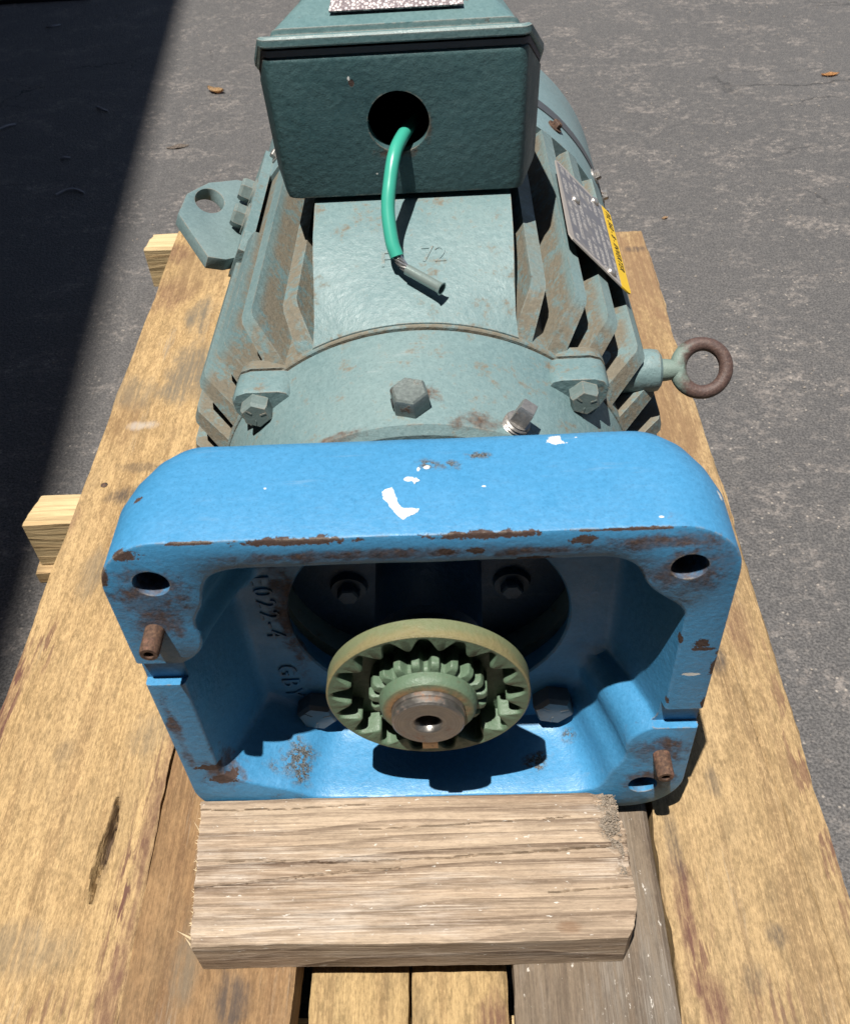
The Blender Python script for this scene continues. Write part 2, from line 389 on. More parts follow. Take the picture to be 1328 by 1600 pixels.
rear_blocker = thing('unseen_wall', (0, -2.9, GZ), 'added dark ribbed wall, unseen behind the camera, blocking sky light', 'wall')  # added out of view to block sky light and deepen the shade
BASES[rear_blocker.name] = (0, -2.9, GZ)
bm = bmesh.new(); pts = []; t = -1.2
while t < 7.0:
    pts += [(t, 0.0), (t + 0.10, 0.0), (t + 0.125, -0.03), (t + 0.225, -0.03)]; t += 0.25
pts += [(7.05, 0.0), (7.05, -0.25), (-1.2, -0.25)]
slab(bm, pts, (0, -2.9, GZ), (1, 0, 0), (0, 1, 0), (0, 0, 1), 0.0, WH - 0.03)
obj('cladding', bm, wm, rear_blocker, ang=20)
bm = bmesh.new(); slab(bm, [(-1.2, 0.0), (7.05, 0.0), (7.05, -0.27), (-1.2, -0.27)], (0, -2.9, GZ), (1, 0, 0), (0, 1, 0), (0, 0, 1), WH - 0.028, WH)
obj('coping', bm, wm, rear_blocker, ang=20)

bm = bmesh.new(); box(bm, -1.42, -1.045, 2.752, 3.5, GZ + 0.0005, GZ + 0.012)
tag(obj('rubber_mat', bm, plain('black rubber', (0.012, 0.012, 0.013), 0.8), bevel=0.002, local=(-1.2, 3.0, GZ)),
    'black rubber mat lying on the shaded asphalt beyond the pallet', 'mat')

# ------------------------------------------------------------------ pallet
def board(name, x0, x1, y0, y1, z0, z1, mat, parent, nx, ny, groove=None, seed=0, edge=0.003, wob=0.0012, long='y', extra=None):
    bm = bmesh.new(); V = {}
    def ejit(t, s): return wob * fbm(t * 9, seed + s, 0.3, 3) * 2.0 + wob * 0.5 * mnoise.noise(Vector((t * 70, seed + s, 2)))
    for j in range(ny + 1):
        for i in range(nx + 1):
            u, v = i / nx, j / ny
            y = y0 + (y1 - y0) * v; x = x0 + (x1 - x0) * u
            if long == 'y':
                x += ejit(y, 1) * (1 - u) + ejit(y, 5) * u; y += (ejit(x * 3, 9) * (1 - v) + ejit(x * 3, 13) * v)
            else:
                y += ejit(x, 1) * (1 - v) + ejit(x, 5) * v; x += (ejit(y * 3, 9) * (1 - u) + ejit(y * 3, 13) * u)
            d = min((x - x0) if long == 'y' else (y - y0), (x1 - x) if long == 'y' else (y1 - y)); d = max(0, d)
            de = max(0, min((y - y0), (y1 - y)) if long == 'y' else min(x - x0, x1 - x))
            h = 0.0
            for q, rr in ((d, edge), (de, edge * 0.5)):
                if q < rr: h -= rr - math.sqrt(max(0, rr * rr - (rr - q) ** 2))
            h += 0.0006 * fbm(x * (40 if long == 'y' else 4), y * (4 if long == 'y' else 40), seed, 3)
            if groove: h += groove(x, y)
            if extra: x, y, h = extra(x, y, h, u, v)
            V[i, j] = bm.verts.new((x, y, z1 + h))
    for j in range(ny):
        for i in range(nx): bm.faces.new((V[i, j], V[i + 1, j], V[i + 1, j + 1], V[i, j + 1]))
    loop = [V[i, 0] for i in range(nx + 1)] + [V[nx, j] for j in range(1, ny + 1)] + [V[i, ny] for i in range(nx - 1, -1, -1)] + [V[0, j] for j in range(ny - 1, 0, -1)]
    lo = [bm.verts.new((v.co.x, v.co.y, z0)) for v in loop]; n = len(loop); loop = [bm.verts.new(v.co) for v in loop]
    for k in range(n): bm.faces.new((loop[(k + 1) % n], loop[k], lo[k], lo[(k + 1) % n]))
    bm.faces.new(lo[::-1])
    return obj(name, bm, mat, parent, ang=50)

pallet = thing('wooden_pallet', (0, 0, GZ), 'long pallet of worn yellow pine boards lying on the asphalt', 'pallet')
BASES[pallet.name] = (0, 0, GZ)
Y_L, Y_D, Y_T = (0.485, 0.332, 0.165), (0.37, 0.244, 0.113), (0.22, 0.13, 0.06)
PUR = (0.095, 0.034, 0.034); BLK = (0.045, 0.042, 0.045); GRY = (0.17, 0.14, 0.10)
m_left = wood('pine board left', 'y', Y_L, Y_D, Y_T, 0.3, 36, (0.05, -0.2), weather=0.10, speck=0.55, late_amt=0.25, distort=0.06, fuzz=0.8, dashes=[(-0.262, -0.06, 0.016, 0.16, 0.9), (-0.258, 0.06, 0.010, 0.06, 0.6), (-0.405, 0.20, 0.02, 0.05, 0.7), (-0.42, 0.12, 0.012, 0.14, 0.8), (-0.30, -0.15, 0.03, 0.03, 0.5)], stains=[
    (-0.40, 0.86, 0.05, 0.06, PUR, 0.5), (-0.44, 0.38, 0.03, 0.05, PUR, 0.75), (-0.37, 0.42, 0.035, 0.02, BLK, 0.8), (-0.36, 0.47, 0.04, 0.012, BLK, 0.5),
    (-0.345, 0.80, 0.03, 0.06, GRY, 1.0), (-0.33, 0.66, 0.06, 0.09, GRY, 0.95), (-0.37, 0.95, 0.06, 0.12, (0.22, 0.14, 0.07), 0.8), (-0.40, 0.56, 0.03, 0.07, (0.2, 0.12, 0.06), 0.8), (-0.38, 0.30, 0.02, 0.05, GRY, 0.6), (-0.27, 0.10, 0.03, 0.04, GRY, 0.5), (-0.33, -0.10, 0.05, 0.03, GRY, 0.5), (-0.43, 0.12, 0.02, 0.12, PUR, 0.7), (-0.25, 0.0, 0.012, 0.16, PUR, 0.6),
    (-0.255, -0.15, 0.014, 0.08, PUR, 0.6), (-0.40, 0.62, 0.05, 0.05, GRY, 0.6), (-0.42, 0.02, 0.025, 0.03, BLK, 0.35), (-0.35, 0.08, 0.02, 0.02, BLK, 0.3),
    (-0.2875, -0.018, 0.005, 0.046, (0.03, 0.02, 0.014), 1.0), (-0.287, -0.02, 0.009, 0.055, (0.1, 0.06, 0.035), 0.7), (-0.42, 0.98, 0.04, 0.05, PUR, 0.5), (-0.38, 0.55, 0.03, 0.012, (0.55, 0.5, 0.45), 0.5)])  # two narrow entries also darken the split groove
m_left2 = wood('pine board inner', 'y', (0.30, 0.185, 0.09), (0.225, 0.13, 0.062), (0.14, 0.072, 0.036), 1.1, 30, (-0.1, -0.16), weather=0.25, speck=0.6, late_amt=0.35, fuzz=0.55,
               stains=[(-0.16, -0.14, 0.02, 0.03, BLK, 0.7), (-0.20, -0.11, 0.02, 0.05, GRY, 0.6), (-0.17, -0.10, 0.012, 0.03, BLK, 0.5)])
m_midl = wood('pine board middle', 'y', (0.43, 0.30, 0.145), (0.33, 0.222, 0.10), (0.2, 0.118, 0.055), 2.0, 24, (-0.07, -0.3), speck=0.6, late_amt=0.35, fuzz=0.7,
              stains=[(0.04, -0.15, 0.02, 0.03, PUR, 0.7)])
m_grey = wood('grey weathered board', 'y', (0.205, 0.158, 0.112), (0.15, 0.112, 0.08), (0.085, 0.058, 0.041), 3.1, 46, (0.06, -0.07), weather=0.5,
              weather_col=(0.195, 0.172, 0.147), speck=0.5, fleck=0.75, late_amt=0.75, fuzz=0.3)
m_right = wood('pine board right', 'y', (0.43, 0.30, 0.155), (0.32, 0.215, 0.105), (0.18, 0.108, 0.056), 4.4, 42, (0.30, -0.12), weather=0.2, speck=0.6, late_amt=0.5, distort=0.02, fuzz=0.75, dashes=[(0.20, -0.12, 0.022, 0.10, 0.7), (0.245, -0.15, 0.03, 0.03, 0.6), (0.318, 0.02, 0.012, 0.2, 0.6)], stains=[
    (0.195, -0.08, 0.012, 0.06, PUR, 0.85), (0.205, -0.16, 0.016, 0.05, PUR, 0.7), (0.195, -0.02, 0.008, 0.05, BLK, 0.6), (0.272, 0.16, 0.012, 0.022, BLK, 0.75),
    (0.30, 0.20, 0.02, 0.05, PUR, 0.5), (0.262, -0.10, 0.012, 0.014, BLK, 0.6), (0.235, -0.135, 0.016, 0.02, BLK, 0.45), (0.24, 0.03, 0.008, 0.02, BLK, 0.5),
    (0.29, 0.55, 0.06, 0.30, (0.20, 0.12, 0.065), 0.75), (0.31, 0.86, 0.06, 0.22, (0.21, 0.125, 0.07), 0.8), (0.31, 0.93, 0.02, 0.012, BLK, 0.6), (0.325, -0.04, 0.012, 0.05, PUR, 0.6)])
m_new = wood('fresh cut pine', 'x', (0.62, 0.475, 0.27), (0.53, 0.385, 0.2), (0.38, 0.235, 0.11), 5.2, 60, (0.5, -0.2), speck=0.12, late_amt=0.45)

def split_groove(x, y):
    t = (y + 0.018) / 0.046
    h = 0.0
    if abs(t) < 1:
        xc = -0.2875 + 0.002 * math.sin(t * 3) + 0.002 * fbm(y * 60, 3, 1, 3); w = 0.0046 * (1 - t * t) + 0.0006
        d = abs(x - xc) / w
        if d < 1: h -= 0.014 * (1 - d * d) * (0.7 + 0.5 * mnoise.noise(Vector((x * 500, y * 160, 0))))
        elif d < 2.2: h += 0.0012 * (2.2 - d) / 1.2 * (1 - t * t)
    return h
def right_crack(x, y):
    xc = 0.262 + 0.022 * 1 - 0.06 * (y - 0.02) + 0.0015 * fbm(y * 12, 1, 1, 3) - 0.012
    if -0.3 < y < 0.16:
        d = abs(x - xc - 0.02)
        if d < 0.0016: return -0.002 * (1 - d / 0.0016)
    return 0.0
YN = -0.205  # unseen near end cut short to lessen bounce light into the housing
board('deck_board', -0.4255, -0.2459, YN, 1.055, -0.035, 0.0, m_left, pallet, 110, 300, split_groove, 1, wob=0.0014, edge=0.002)
board('deck_board', -0.2456, -0.1125, YN, 1.04, -0.035, -0.0005, m_left2, pallet, 30, 160, None, 2)
board('deck_board', -0.1055, -0.0268, -0.204, 0.385, -0.062, -0.038, m_midl, pallet, 24, 80, None, 3)
board('deck_board', -0.0242, 0.0515, -0.206, 0.385, -0.062, -0.0385, m_midl, pallet, 24, 80, None, 4)
board('deck_board', 0.0545, 0.1778, YN, 1.02, -0.035, 0.0003, m_grey, pallet, 40, 200, None, 5, edge=0.005)
board('deck_board', 0.1795, 0.3265, YN, 0.985, -0.035, 0.0, m_right, pallet, 120, 300, right_crack, 6, wob=0.0025)
def stringer(y, xl, xr, nm='cross_member', zt=-0.0357):
    def ex(x, y_, h, u, v):
        return x + (0.004 * fbm(y_ * 60, 4, 2, 3) + 0.010 * (1 - v)) * (1 - u) * (-1), y_, h
    return board(nm, xl, xr, y, y + 0.054, GZ + 0.022, zt, m_new, pallet, 60, 12, None, y * 10, long='x', extra=ex)
stringer(0.412, -0.497, 0.31); stringer(1.062, -0.487, 0.12); stringer(-0.190, -0.42, 0.322, zt=-0.0628)
for xa, xb in ((-0.42, -0.118), (0.058, 0.322)):
    bm = bmesh.new(); box(bm, xa, xb, -0.188, -0.138, -0.0618, -0.0358)
    obj('spacer_block', bm, m_new, pallet, bevel=0.001)
m_new2 = wood('pale bottom board', 'x', (0.6, 0.44, 0.23), (0.42, 0.25, 0.12), (0.33, 0.17, 0.08), 7.7, 50, (0.5, -0.2), speck=0.3)
for yb_, xl in ((0.402, -0.512), (1.05, -0.44), (-0.2, -0.42)):
    board('bottom_board', xl, 0.12, yb_, yb_ + 0.075, GZ + 0.001, GZ + 0.021, m_new2, pallet, 40, 8, None, yb_ * 7 + 3, long='x')
nm_ = metal('nail heads', (0, 0, GZ), (0.12, 0.11, 0.1), 0.8)
for nx_, ny_ in ((-0.40, 0.44), (-0.29, 0.436), (0.20, 0.44), (0.305, 0.432), (-0.39, 1.02), (0.215, 0.96)):
    bm = bmesh.new(); lathe(bm, (nx_, ny_, -0.001), (0, 0, 1), [(0, 0.0042), (0.0016, 0.0042), (0.002, 0.003)], 12)
    obj('nail_head', bm, nm_, pallet)

# ------------------------------------------------------------------ wood block in front
blk = thing('wood_block', (-0.02, -0.06, 0), 'weathered grey brown timber offcut with cracked top lying across the boards', 'wood block')
BASES[blk.name] = (-0.02, -0.06, 0)
m_blk = wood('weathered block', 'x', (0.47, 0.365, 0.265), (0.29, 0.205, 0.14), (0.088, 0.052, 0.034), 6.3, 82, (-0.5, -0.14), weather=0.52,
             weather_col=(0.52, 0.46, 0.40), speck=0.45, fleck=0.9, late_amt=1.0, distort=0.017, fuzz=0.2,
             stains=[(0.118, -0.050, 0.012, 0.006, (0.2, 0.11, 0.06), 0.6)])
CRK = [([(-0.20, -0.075), (-0.15, -0.072), (-0.09, -0.066), (-0.03, -0.062)], 0.0009), ([(-0.20, -0.053), (-0.11, -0.055), (-0.08, -0.057), (0.0, -0.055), (0.08, -0.0505), (0.143, -0.048)], 0.0010),
       ([(0.085, -0.083), (0.11, -0.082), (0.155, -0.079)], 0.0007), ([(-0.20, -0.010), (-0.12, -0.011), (-0.05, -0.008)], 0.0005), ([(-0.06, -0.03), (0.02, -0.027), (0.11, -0.022)], 0.0005)]
def block_h(x, y):
    h = 0.0005 * fbm(x * 5, y * 130, 2.2, 3) + 0.0005 * mnoise.noise(Vector((x * 14, y * 420, 1)))
    for pts_, w in CRK:
        for (xa, ya), (xb, yb_) in zip(pts_[:-1], pts_[1:]):
            if xa <= x <= xb:
                yc = ya + (yb_ - ya) * (x - xa) / (xb - xa) + 0.0009 * fbm(x * 40, ya * 9, 4, 3)
                ww = w * (0.75 + 0.6 * abs(fbm(x * 25, ya * 30, 7, 2)))
                d = abs(y - yc)
                if d < ww: h -= 0.0036 * (1 - (d / ww) ** 2)
    return h
def block_shape(x, y, h, u, v):
    # left end slants, right end is broken with a bark wane towards the housing
    xl = -0.185 - 0.011 * v + 0.0016 * fbm(y * 90, 2, 2, 3); xr = 0.150 + 0.0012 * fbm(y * 70, 7, 2, 3)
    if v < 0.3: xr -= 0.010 * ((0.3 - v) / 0.3) ** 2.2
    if v > 0.72: xr -= 0.006 * (v - 0.72) / 0.28
    xx = xl + (xr - xl) * u
    bark = 0.112 + 0.012 * fbm(y * 45, 3, 5, 3) + (0.018 if v > 0.8 else 0.012) * (0.98 - v) * 2
    if v > 0.36:
        k = (xx - (bark + 0.012)) / 0.012
        if k > 0:
            k = min(1, k)
            h -= k * (0.0045 + 0.0035 * fbm(xx * 160, y * 160, 1, 4)) * min(1, (v - 0.36) / 0.08)
    return xx, y, h
board('timber_body', -0.19, 0.15, -0.1185, -0.0012, 0.0006, 0.0476, m_blk, blk, 190, 150, block_h, 8, edge=0.0022, wob=0.0006, long='x', extra=block_shape)
bm = bmesh.new()                                               # torn saw fibres along the left end
for k in range(90):
    v = random.random(); y = -0.117 + 0.115 * v; x = -0.185 - 0.011 * v
    z = 0.0455 - (random.random() ** 2) * 0.012; L = random.uniform(0.0015, 0.0045)
    a = Vector((x + 0.001, y, z)); tp = a + Vector((-L, random.uniform(-0.003, 0.003), random.uniform(-0.0015, 0.0025))); w = random.uniform(0.0003, 0.0008)
    q = [bm.verts.new(a + Vector((0, w, 0))), bm.verts.new(a - Vector((0, w, 0))), bm.verts.new(a - Vector((0, 0, w * 1.6))), bm.verts.new(tp)]
    for f in ((0, 1, 3), (1, 2, 3), (2, 0, 3), (0, 2, 1)): bm.faces.new([q[i] for i in f])
for (x, y, tx, ty, tz) in ((-0.186, -0.112, -0.196, -0.109, 0.052), (-0.184, -0.1185, -0.190, -0.112, 0.048), (-0.193, -0.028, -0.199, -0.02, 0.05)):
    a = Vector((x, y, 0.044)); tp = Vector((tx, ty, tz)); w = 0.001
    q = [bm.verts.new(a + Vector((0, w, 0))), bm.verts.new(a - Vector((0, w, 0))), bm.verts.new(a - Vector((0, 0, w * 3))), bm.verts.new(tp)]
    for f in ((0, 1, 3), (1, 2, 3), (2, 0, 3), (0, 2, 1)): bm.faces.new([q[i] for i in f])
tag(obj('splinter_fringe', bm, plain('raw fibre', (0.66, 0.52, 0.33), 0.8), blk, ang=10), kind='stuff')
bm = bmesh.new()                                               # flaky bark crust
for k in range(1500):
    v = random.uniform(0.38, 0.985); y = -0.118 + 0.1165 * v
    xl = 0.129 + 0.009 * (1 - v) + 0.005 * fbm(y * 45, 3, 5, 3); x = random.uniform(xl, 0.1455); z = 0.0440 + random.uniform(-0.003, 0.0022) - 0.12 * max(0, x - 0.139)
    s = random.uniform(0.0005, 0.0018); a = random.uniform(0, PI); u_ = Vector((math.cos(a), math.sin(a), random.uniform(-.4, .4))) * s; w_ = Vector((-math.sin(a), math.cos(a), random.uniform(-.4, .4))) * s * 0.45
    c = Vector((x, y, z)); t_ = Vector((0, 0, s * 0.35))
    loft(bm, [[c + u_ + w_, c - u_ + w_, c - u_ - w_, c + u_ - w_], [c + u_ * .7 + w_ * .7 + t_, c - u_ * .7 + w_ * .7 + t_, c - u_ * .7 - w_ * .7 + t_, c + u_ * .7 - w_ * .7 + t_]], caps=True)
tag(obj('bark_crust', bm, plain('pale bark', (0.22, 0.18, 0.14), 0.85, var=0.9, scale=420), blk, ang=10), kind='stuff')

# ------------------------------------------------------------------ ELECTRIC MOTOR
MB = (0.0, 0.35, 0.0)
ZS = 0.1886
motor = thing('electric_motor', MB, 'teal electric motor with a sky blue open gear housing resting on the pallet', 'motor')
BASES[motor.name] = MB
TE1, TE2 = (0.122, 0.202, 0.214), (0.168, 0.244, 0.248)
m_teal = paint('teal motor paint', MB, TE1, TE2, 0.5, rust_amt=0.16, dust=0.5, edge=0.8, grain=1.0, scuff=0.2,
               rust_spots=[((-0.003, 0.140, 0.355), (0.018, 0.012, 0.012)), ((0.045, 0.118, 0.35), (0.035, 0.010, 0.012)), ((-0.06, 0.113, 0.34), (0.035, 0.005, 0.012))])
m_fin = paint('rusty fin paint', MB, TE1, TE2, 0.55, rust_amt=0.3, dust=1.12, edge=1.2, grain=1.2, ridge=True, edge_col=(0.30, 0.33, 0.30), dust_col=(0.185, 0.145, 0.095))
m_box = paint('deep green box paint', MB, (0.042, 0.092, 0.100), (0.058, 0.115, 0.121), 0.45, rust_amt=0.06, edge=0.9, grain=1.15, scuff=0.06,
              rust_spots=[((-0.012, 0.322, 0.446), (0.02, 0.006, 0.006)), ((0.014, 0.322, 0.463), (0.004, 0.006, 0.012))],
              white_spots=[((-0.0425, 0.322, 0.503), (0.0009, 0.006, 0.0018)), ((-0.028, 0.322, 0.43), (0.0008, 0.005, 0.0008))],
              chip_spots=[((-0.041, 0.322, 0.500), (0.002, 0.006, 0.003))])
m_lid = paint('lid paint', MB, (0.092, 0.175, 0.185), (0.13, 0.21, 0.215), 0.42, rust_amt=0.3, edge=1.7, grain=0.8, edge_col=(0.5, 0.5, 0.46))  # pale edge colour: chipped paint plus painted-in glints on lit edges
m_fan = paint('pale cover paint', MB, (0.14, 0.215, 0.23), (0.165, 0.24, 0.255), 0.38, rust_amt=0.1, edge=0.5, grain=0.3)
m_bolt = paint('painted bolt', MB, (0.125, 0.17, 0.165), (0.16, 0.205, 0.2), 0.42, rust_amt=0.25, edge=1.1, grain=0.4)
m_steel = metal('bare worn steel', MB, (0.42, 0.40, 0.38), 0.35, 0.38, 0.7)
m_rusty = metal('brown rusty steel', MB, (0.15, 0.095, 0.075), 0.95, 0.5, 0.4)
m_gasket = plain('grey gasket', (0.13, 0.115, 0.125), 0.8, base=MB)
m_hole_shade = plain('painted hole shade', (0.02, 0.022, 0.024), 0.8, base=MB)
YD = (0, 1, 0); AX = (0, 0, ZS)
def polar(ang, r, y): return Vector((r * math.cos(ang), y, ZS + r * math.sin(ang)))

# --- frame with box pedestal and lower rests
bm = bmesh.new()
lathe(bm, AX, YD, [(0.2070, 0.10), (0.2070, 0.1758), (0.2078, 0.1768), (0.2090, 0.1772), (0.221, 0.1772), (0.226, 0.1765), (0.243, 0.1755), (0.56, 0.1755), (0.566, 0.17), (0.566, 0.10)], 160, closed=True)
fr = obj('motor_frame', bm, m_fin, motor, ang=30)
bm = bmesh.new()
def arcz(x): return ZS + math.sqrt(0.1785 ** 2 - x * x)
def pz(y): return 0.3655 + (y - 0.2085) * 0.395
ped = []
for y, w, z in ((0.2090, 0.0790, None), (0.222, 0.0775, None), (0.245, 0.0775, None), (0.268, 0.0785, None), (0.2885, 0.0790, 0.3975), (0.318, 0.0790, 0.4068), (0.505, 0.0795, 0.4075)):
    top = []
    for k in range(15):
        x = -w - 0.001 + (2 * w - 0.002) * k / 14
        zf = pz(y) if z is None else z
        if z is None:
            q = max(0.0, 1 - (y - 0.2090) / 0.05); zf = zf * (1 - q) + (arcz(x) + (y - 0.209) * 0.45) * q
        top.append((x, y, zf))
    ped.append(top + [(w + 0.0035, y, 0.29), (-w - 0.010, y, 0.29)])
loft(bm, ped, caps=True)
obj('box_pedestal', bm, m_teal, motor, bevel=0.0025, ang=40)
for s in (-1, 1):
    for ya, yb_, w in ((0.28, 0.33, 0.05), (0.48, 0.53, 0.058)):
        bm = bmesh.new()
        slab(bm, [(s * 0.15, 0.0012), (s * 0.15, 0.03), (s * 0.12, 0.075), (s * w, 0.055), (s * w, 0.0012)], (0, 0, 0), (1, 0, 0), (0, 0, 1), YD, ya, yb_)
        obj('frame_rest', bm, m_fin, motor, bevel=0.003)

# --- cooling fins, one by one
def fin(a_deg, tip, y0=0.2085, yb=0.243, foot=0.172, t=0.0150, lean=0.0, y1=0.545):
    a = math.radians(a_deg); bm = bmesh.new()
    u = Vector((math.cos(a), 0, math.sin(a))); w = Vector((-math.sin(a), 0, math.cos(a)))
    prof = [(y0, 0.150), (y0, foot), (y0 + 0.004, foot + 0.006), (yb - 0.003, tip - 0.002), (yb + 0.004, tip), (y1 - 0.006, tip - 0.002), (y1, tip - 0.012), (y1, 0.150)]
    def side(s):
        out = []
        for y, r in prof:
            k = (r - 0.15) / 0.06; th = t * (1.3 - 0.48 * k)
            out.append(Vector((0, y, ZS)) + u * r + w * (s * th / 2) + w * lean * k)
        return out
    loft(bm, [side(-1), side(1)], caps=True)
    return obj('cooling_fin', bm, m_fin, motor, bevel=0.0040, ang=60)
for a_deg, tip in ((119.0, 0.2035), (128.5, 0.2155), (138.5, 0.2140), (149.0, 0.2130), (159.5, 0.2085), (170, 0.207), (181, 0.206), (192, 0.203),
                   (63.5, 0.2085), (54.0, 0.2140), (44.5, 0.2135), (33.5, 0.2130), (23.5, 0.2080), (12.5, 0.207), (1.5, 0.206), (-10, 0.203)):
    fin(a_deg, tip, y1=0.425 if a_deg in (138.5, 149.0) else 0.545)

# --- front end bell
def bell_r(y): return 0.1615 + (y - 0.110) * 0.145
bm = bmesh.new()
lathe(bm, AX, YD, [(0.108, 0.119), (0.108, bell_r(0.108) - 0.006), (0.112, bell_r(0.112)), (0.16, bell_r(0.16)), (0.2040, bell_r(0.2040)), (0.2056, bell_r(0.2052) - 0.0012),
                   (0.2056, 0.169), (0.2072, 0.169), (0.2072, 0.125), (0.138, 0.119)], 192, closed=True)
obj('end_bell', bm, m_teal, motor, ang=28)
bm = bmesh.new()
lathe(bm, AX, YD, [(0.1295, 0.02), (0.1295, 0.1185), (0.137, 0.1185), (0.137, 0.02)], 96, closed=True)
obj('end_face', bm, paint('face paint', MB, (0.018, 0.062, 0.125), (0.024, 0.075, 0.15), 0.5), motor)
bm = bmesh.new()
lathe(bm, AX, YD, [(0.048, 0.026), (0.048, 0.037), (0.052, 0.041), (0.1294, 0.043), (0.1294, 0.026)], 64, closed=True)
obj('bearing_cap', bm, paint('cap paint', MB, (0.018, 0.055, 0.11), (0.024, 0.065, 0.125), 0.5), motor)
m_facebolt = paint('dimmed recess bolt', MB, (0.025, 0.065, 0.115), (0.04, 0.08, 0.13), 0.45, rust_amt=0.2)  # dark navy puts the dimness of the recess into the bolt colour
for a_deg in (-20, 200, 90, 30, 150):
    a = math.radians(a_deg); bm = bmesh.new(); c = polar(a, 0.072, 0.1295)
    lathe(bm, c, (0, -1, 0), [(0, 0.016), (0.006, 0.0145)], 24)
    b_ = obj('bolt_boss', bm, m_facebolt, motor)
    bm = bmesh.new(); lathe(bm, c + Vector((0, -0.006, 0)), (0, -1, 0), [(0, 0.0095), (0.007, 0.0095), (0.0085, 0.008)], 6)
    obj('face_bolt', bm, m_facebolt, b_, ang=20)

def hex_bolt(name, c, d, r, h, mat, parent, phase=0.0, washer=0.0, marks=True):
    d = Vector(d).normalized(); c = Vector(c); bm = bmesh.new()
    if washer: lathe(bm, c, d, [(0, washer), (0.0018, washer), (0.0022, washer * 0.96)], 32); c = c + d * 0.0022
    lathe(bm, c, d, [(0, r), (h * 0.78, r), (h * 0.94, r * 0.90), (h, r * 0.84)], 6, phase=phase)
    if marks:
        a, b, _ = frame(d)
        for k in range(3):
            t = 0.7 + k * 2 * PI / 3; m_ = c + d * h + (a * math.cos(t) + b * math.sin(t)) * r * 0.52
            e = (a * math.cos(t) + b * math.sin(t)); f_ = d.cross(e)
            slab(bm, [(-r * 0.2, -r * 0.045), (r * 0.2, -r * 0.045), (r * 0.2, r * 0.045), (-r * 0.2, r * 0.045)], m_, e, f_, d, -0.0003, 0.0004)
    return obj(name, bm, mat, parent, ang=25)

# corner lugs with their through bolts
for sx_ in (-1, 1):
    for sz_ in (-1, 1):
        prof = [(0.094, 0.250), (0.0955, 0.3285), (0.099, 0.3335), (0.105, 0.3350), (0.130, 0.3350), (0.1375, 0.3325), (0.1415, 0.3260), (0.1400, 0.317), (0.1320, 0.304), (0.1150, 0.285)]
        def lr(y, k, dz=0.0): return [Vector((sx_ * (0.118 + (x - 0.118) * k), y, ZS + sz_ * (ZS * 0 + (z - ZS) * (1 if z < 0.27 else 1) + (dz if z > 0.27 else 0)))) for x, z in prof]
        bm = bmesh.new(); loft(bm, [lr(0.1755, 0.97, -0.0012), lr(0.179, 1.0, 0.0), lr(0.2048, 1.02, -0.003)], caps=True)
        obj('corner_lug', bm, m_teal, motor, bevel=0.0028, ang=45)
        bm = bmesh.new(); loft(bm, [lr(0.2080, 1.03, -0.003), lr(0.220, 1.0, -0.004), lr(0.240, 0.8, -0.03)], caps=True)
        obj('frame_lug', bm, m_fin, motor, bevel=0.003, ang=45)
        hex_bolt('through_bolt', Vector((sx_ * 0.1225, 0.1755, ZS + sz_ * 0.1325)), (0, -1, 0), 0.0120, 0.0125, m_bolt, motor, phase=0.35)

# plugs on top of the end bell
d = Vector((-0.02, -0.16, 0.98)).normalized(); c = Vector((-0.004, 0.131, ZS + bell_r(0.131) - 0.002))
bm = bmesh.new(); lathe(bm, c, d, [(0, 0.0142), (0.0125, 0.0142), (0.0155, 0.0131), (0.0168, 0.0116), (0.0165, 0.006)], 6, phase=0.3)
hp = obj('hex_plug', bm, metal('plug steel', MB, (0.21, 0.245, 0.235), 0.25, 0.38, 0.45), motor, ang=20)
a_, b_, _ = frame(d)
bm = bmesh.new(); e_ = (a_ * math.cos(0.3 + PI * 7 / 6 + 0.0) + b_ * math.sin(0.3 + PI * 7 / 6))
for kk in range(6):                                            # the flat that faces front left carries a dark disc as vent hole shade
    t = 0.3 + PI / 6 + kk * PI / 3; q = a_ * math.cos(t) + b_ * math.sin(t)
    if q.dot(Vector((-0.7, -0.7, 0))) > 0.72: e_ = q
lathe(bm, c + d * 0.007 + e_ * 0.0125, e_, [(0, 0.0035), (0.0007, 0.0035)], 16)
obj('vent_hole_disc', bm, m_hole_shade, hp)
a = math.radians(65.5); c = polar(a, bell_r(0.122) - 0.001, 0.122); d = Vector((math.cos(a) + 0.05, -0.12, math.sin(a))).normalized()
bm = bmesh.new()
lathe(bm, c, d, [(0, 0.0098)] + [(0.0012 + 0.0013 * k, 0.0098 if k % 2 else 0.0086) for k in range(5)] + [(0.0075, 0.0088), (0.0078, 0.006)], 32)
lathe(bm, c + d * 0.0078, d, [(0, 0.0083), (0.0115, 0.0083), (0.0145, 0.0072)], 4, phase=0.9)
obj('square_plug', bm, m_steel, motor, ang=25, bevel=0.0)

# --- conduit box, lid, gasket
BX, BY0 = -0.0075, 0.322
def split_z(y): return 0.5264 - max(0.0, y - 0.326) * 0.66
def box_outline(w0, w1, y0, y1, z, r=0.008, dz=None):
    pts = []
    def arc(cx, cy, a0, a1, rr):
        for k in range(5):
            t = math.radians(a0 + (a1 - a0) * k / 4); pts.append((cx + rr * math.cos(t), cy + rr * math.sin(t), z))
    arc(BX + w0 - r, y0 + r, -90, -25, r); pts.append((BX + w1, y0 + 0.05, z)); pts.append((BX + w1, y1 - r, z)); arc(BX + w1 - r, y1 - r, 0, 90, r)
    arc(BX - w1 + r, y1 - r, 90, 180, r); pts.append((BX - w1, y0 + 0.05, z)); arc(BX - w0 + r, y0 + r, 205, 270, r)
    if dz is not None: pts = [(x, y, split_z(y) + dz) for x, y, _ in pts]
    return pts
bm = bmesh.new()
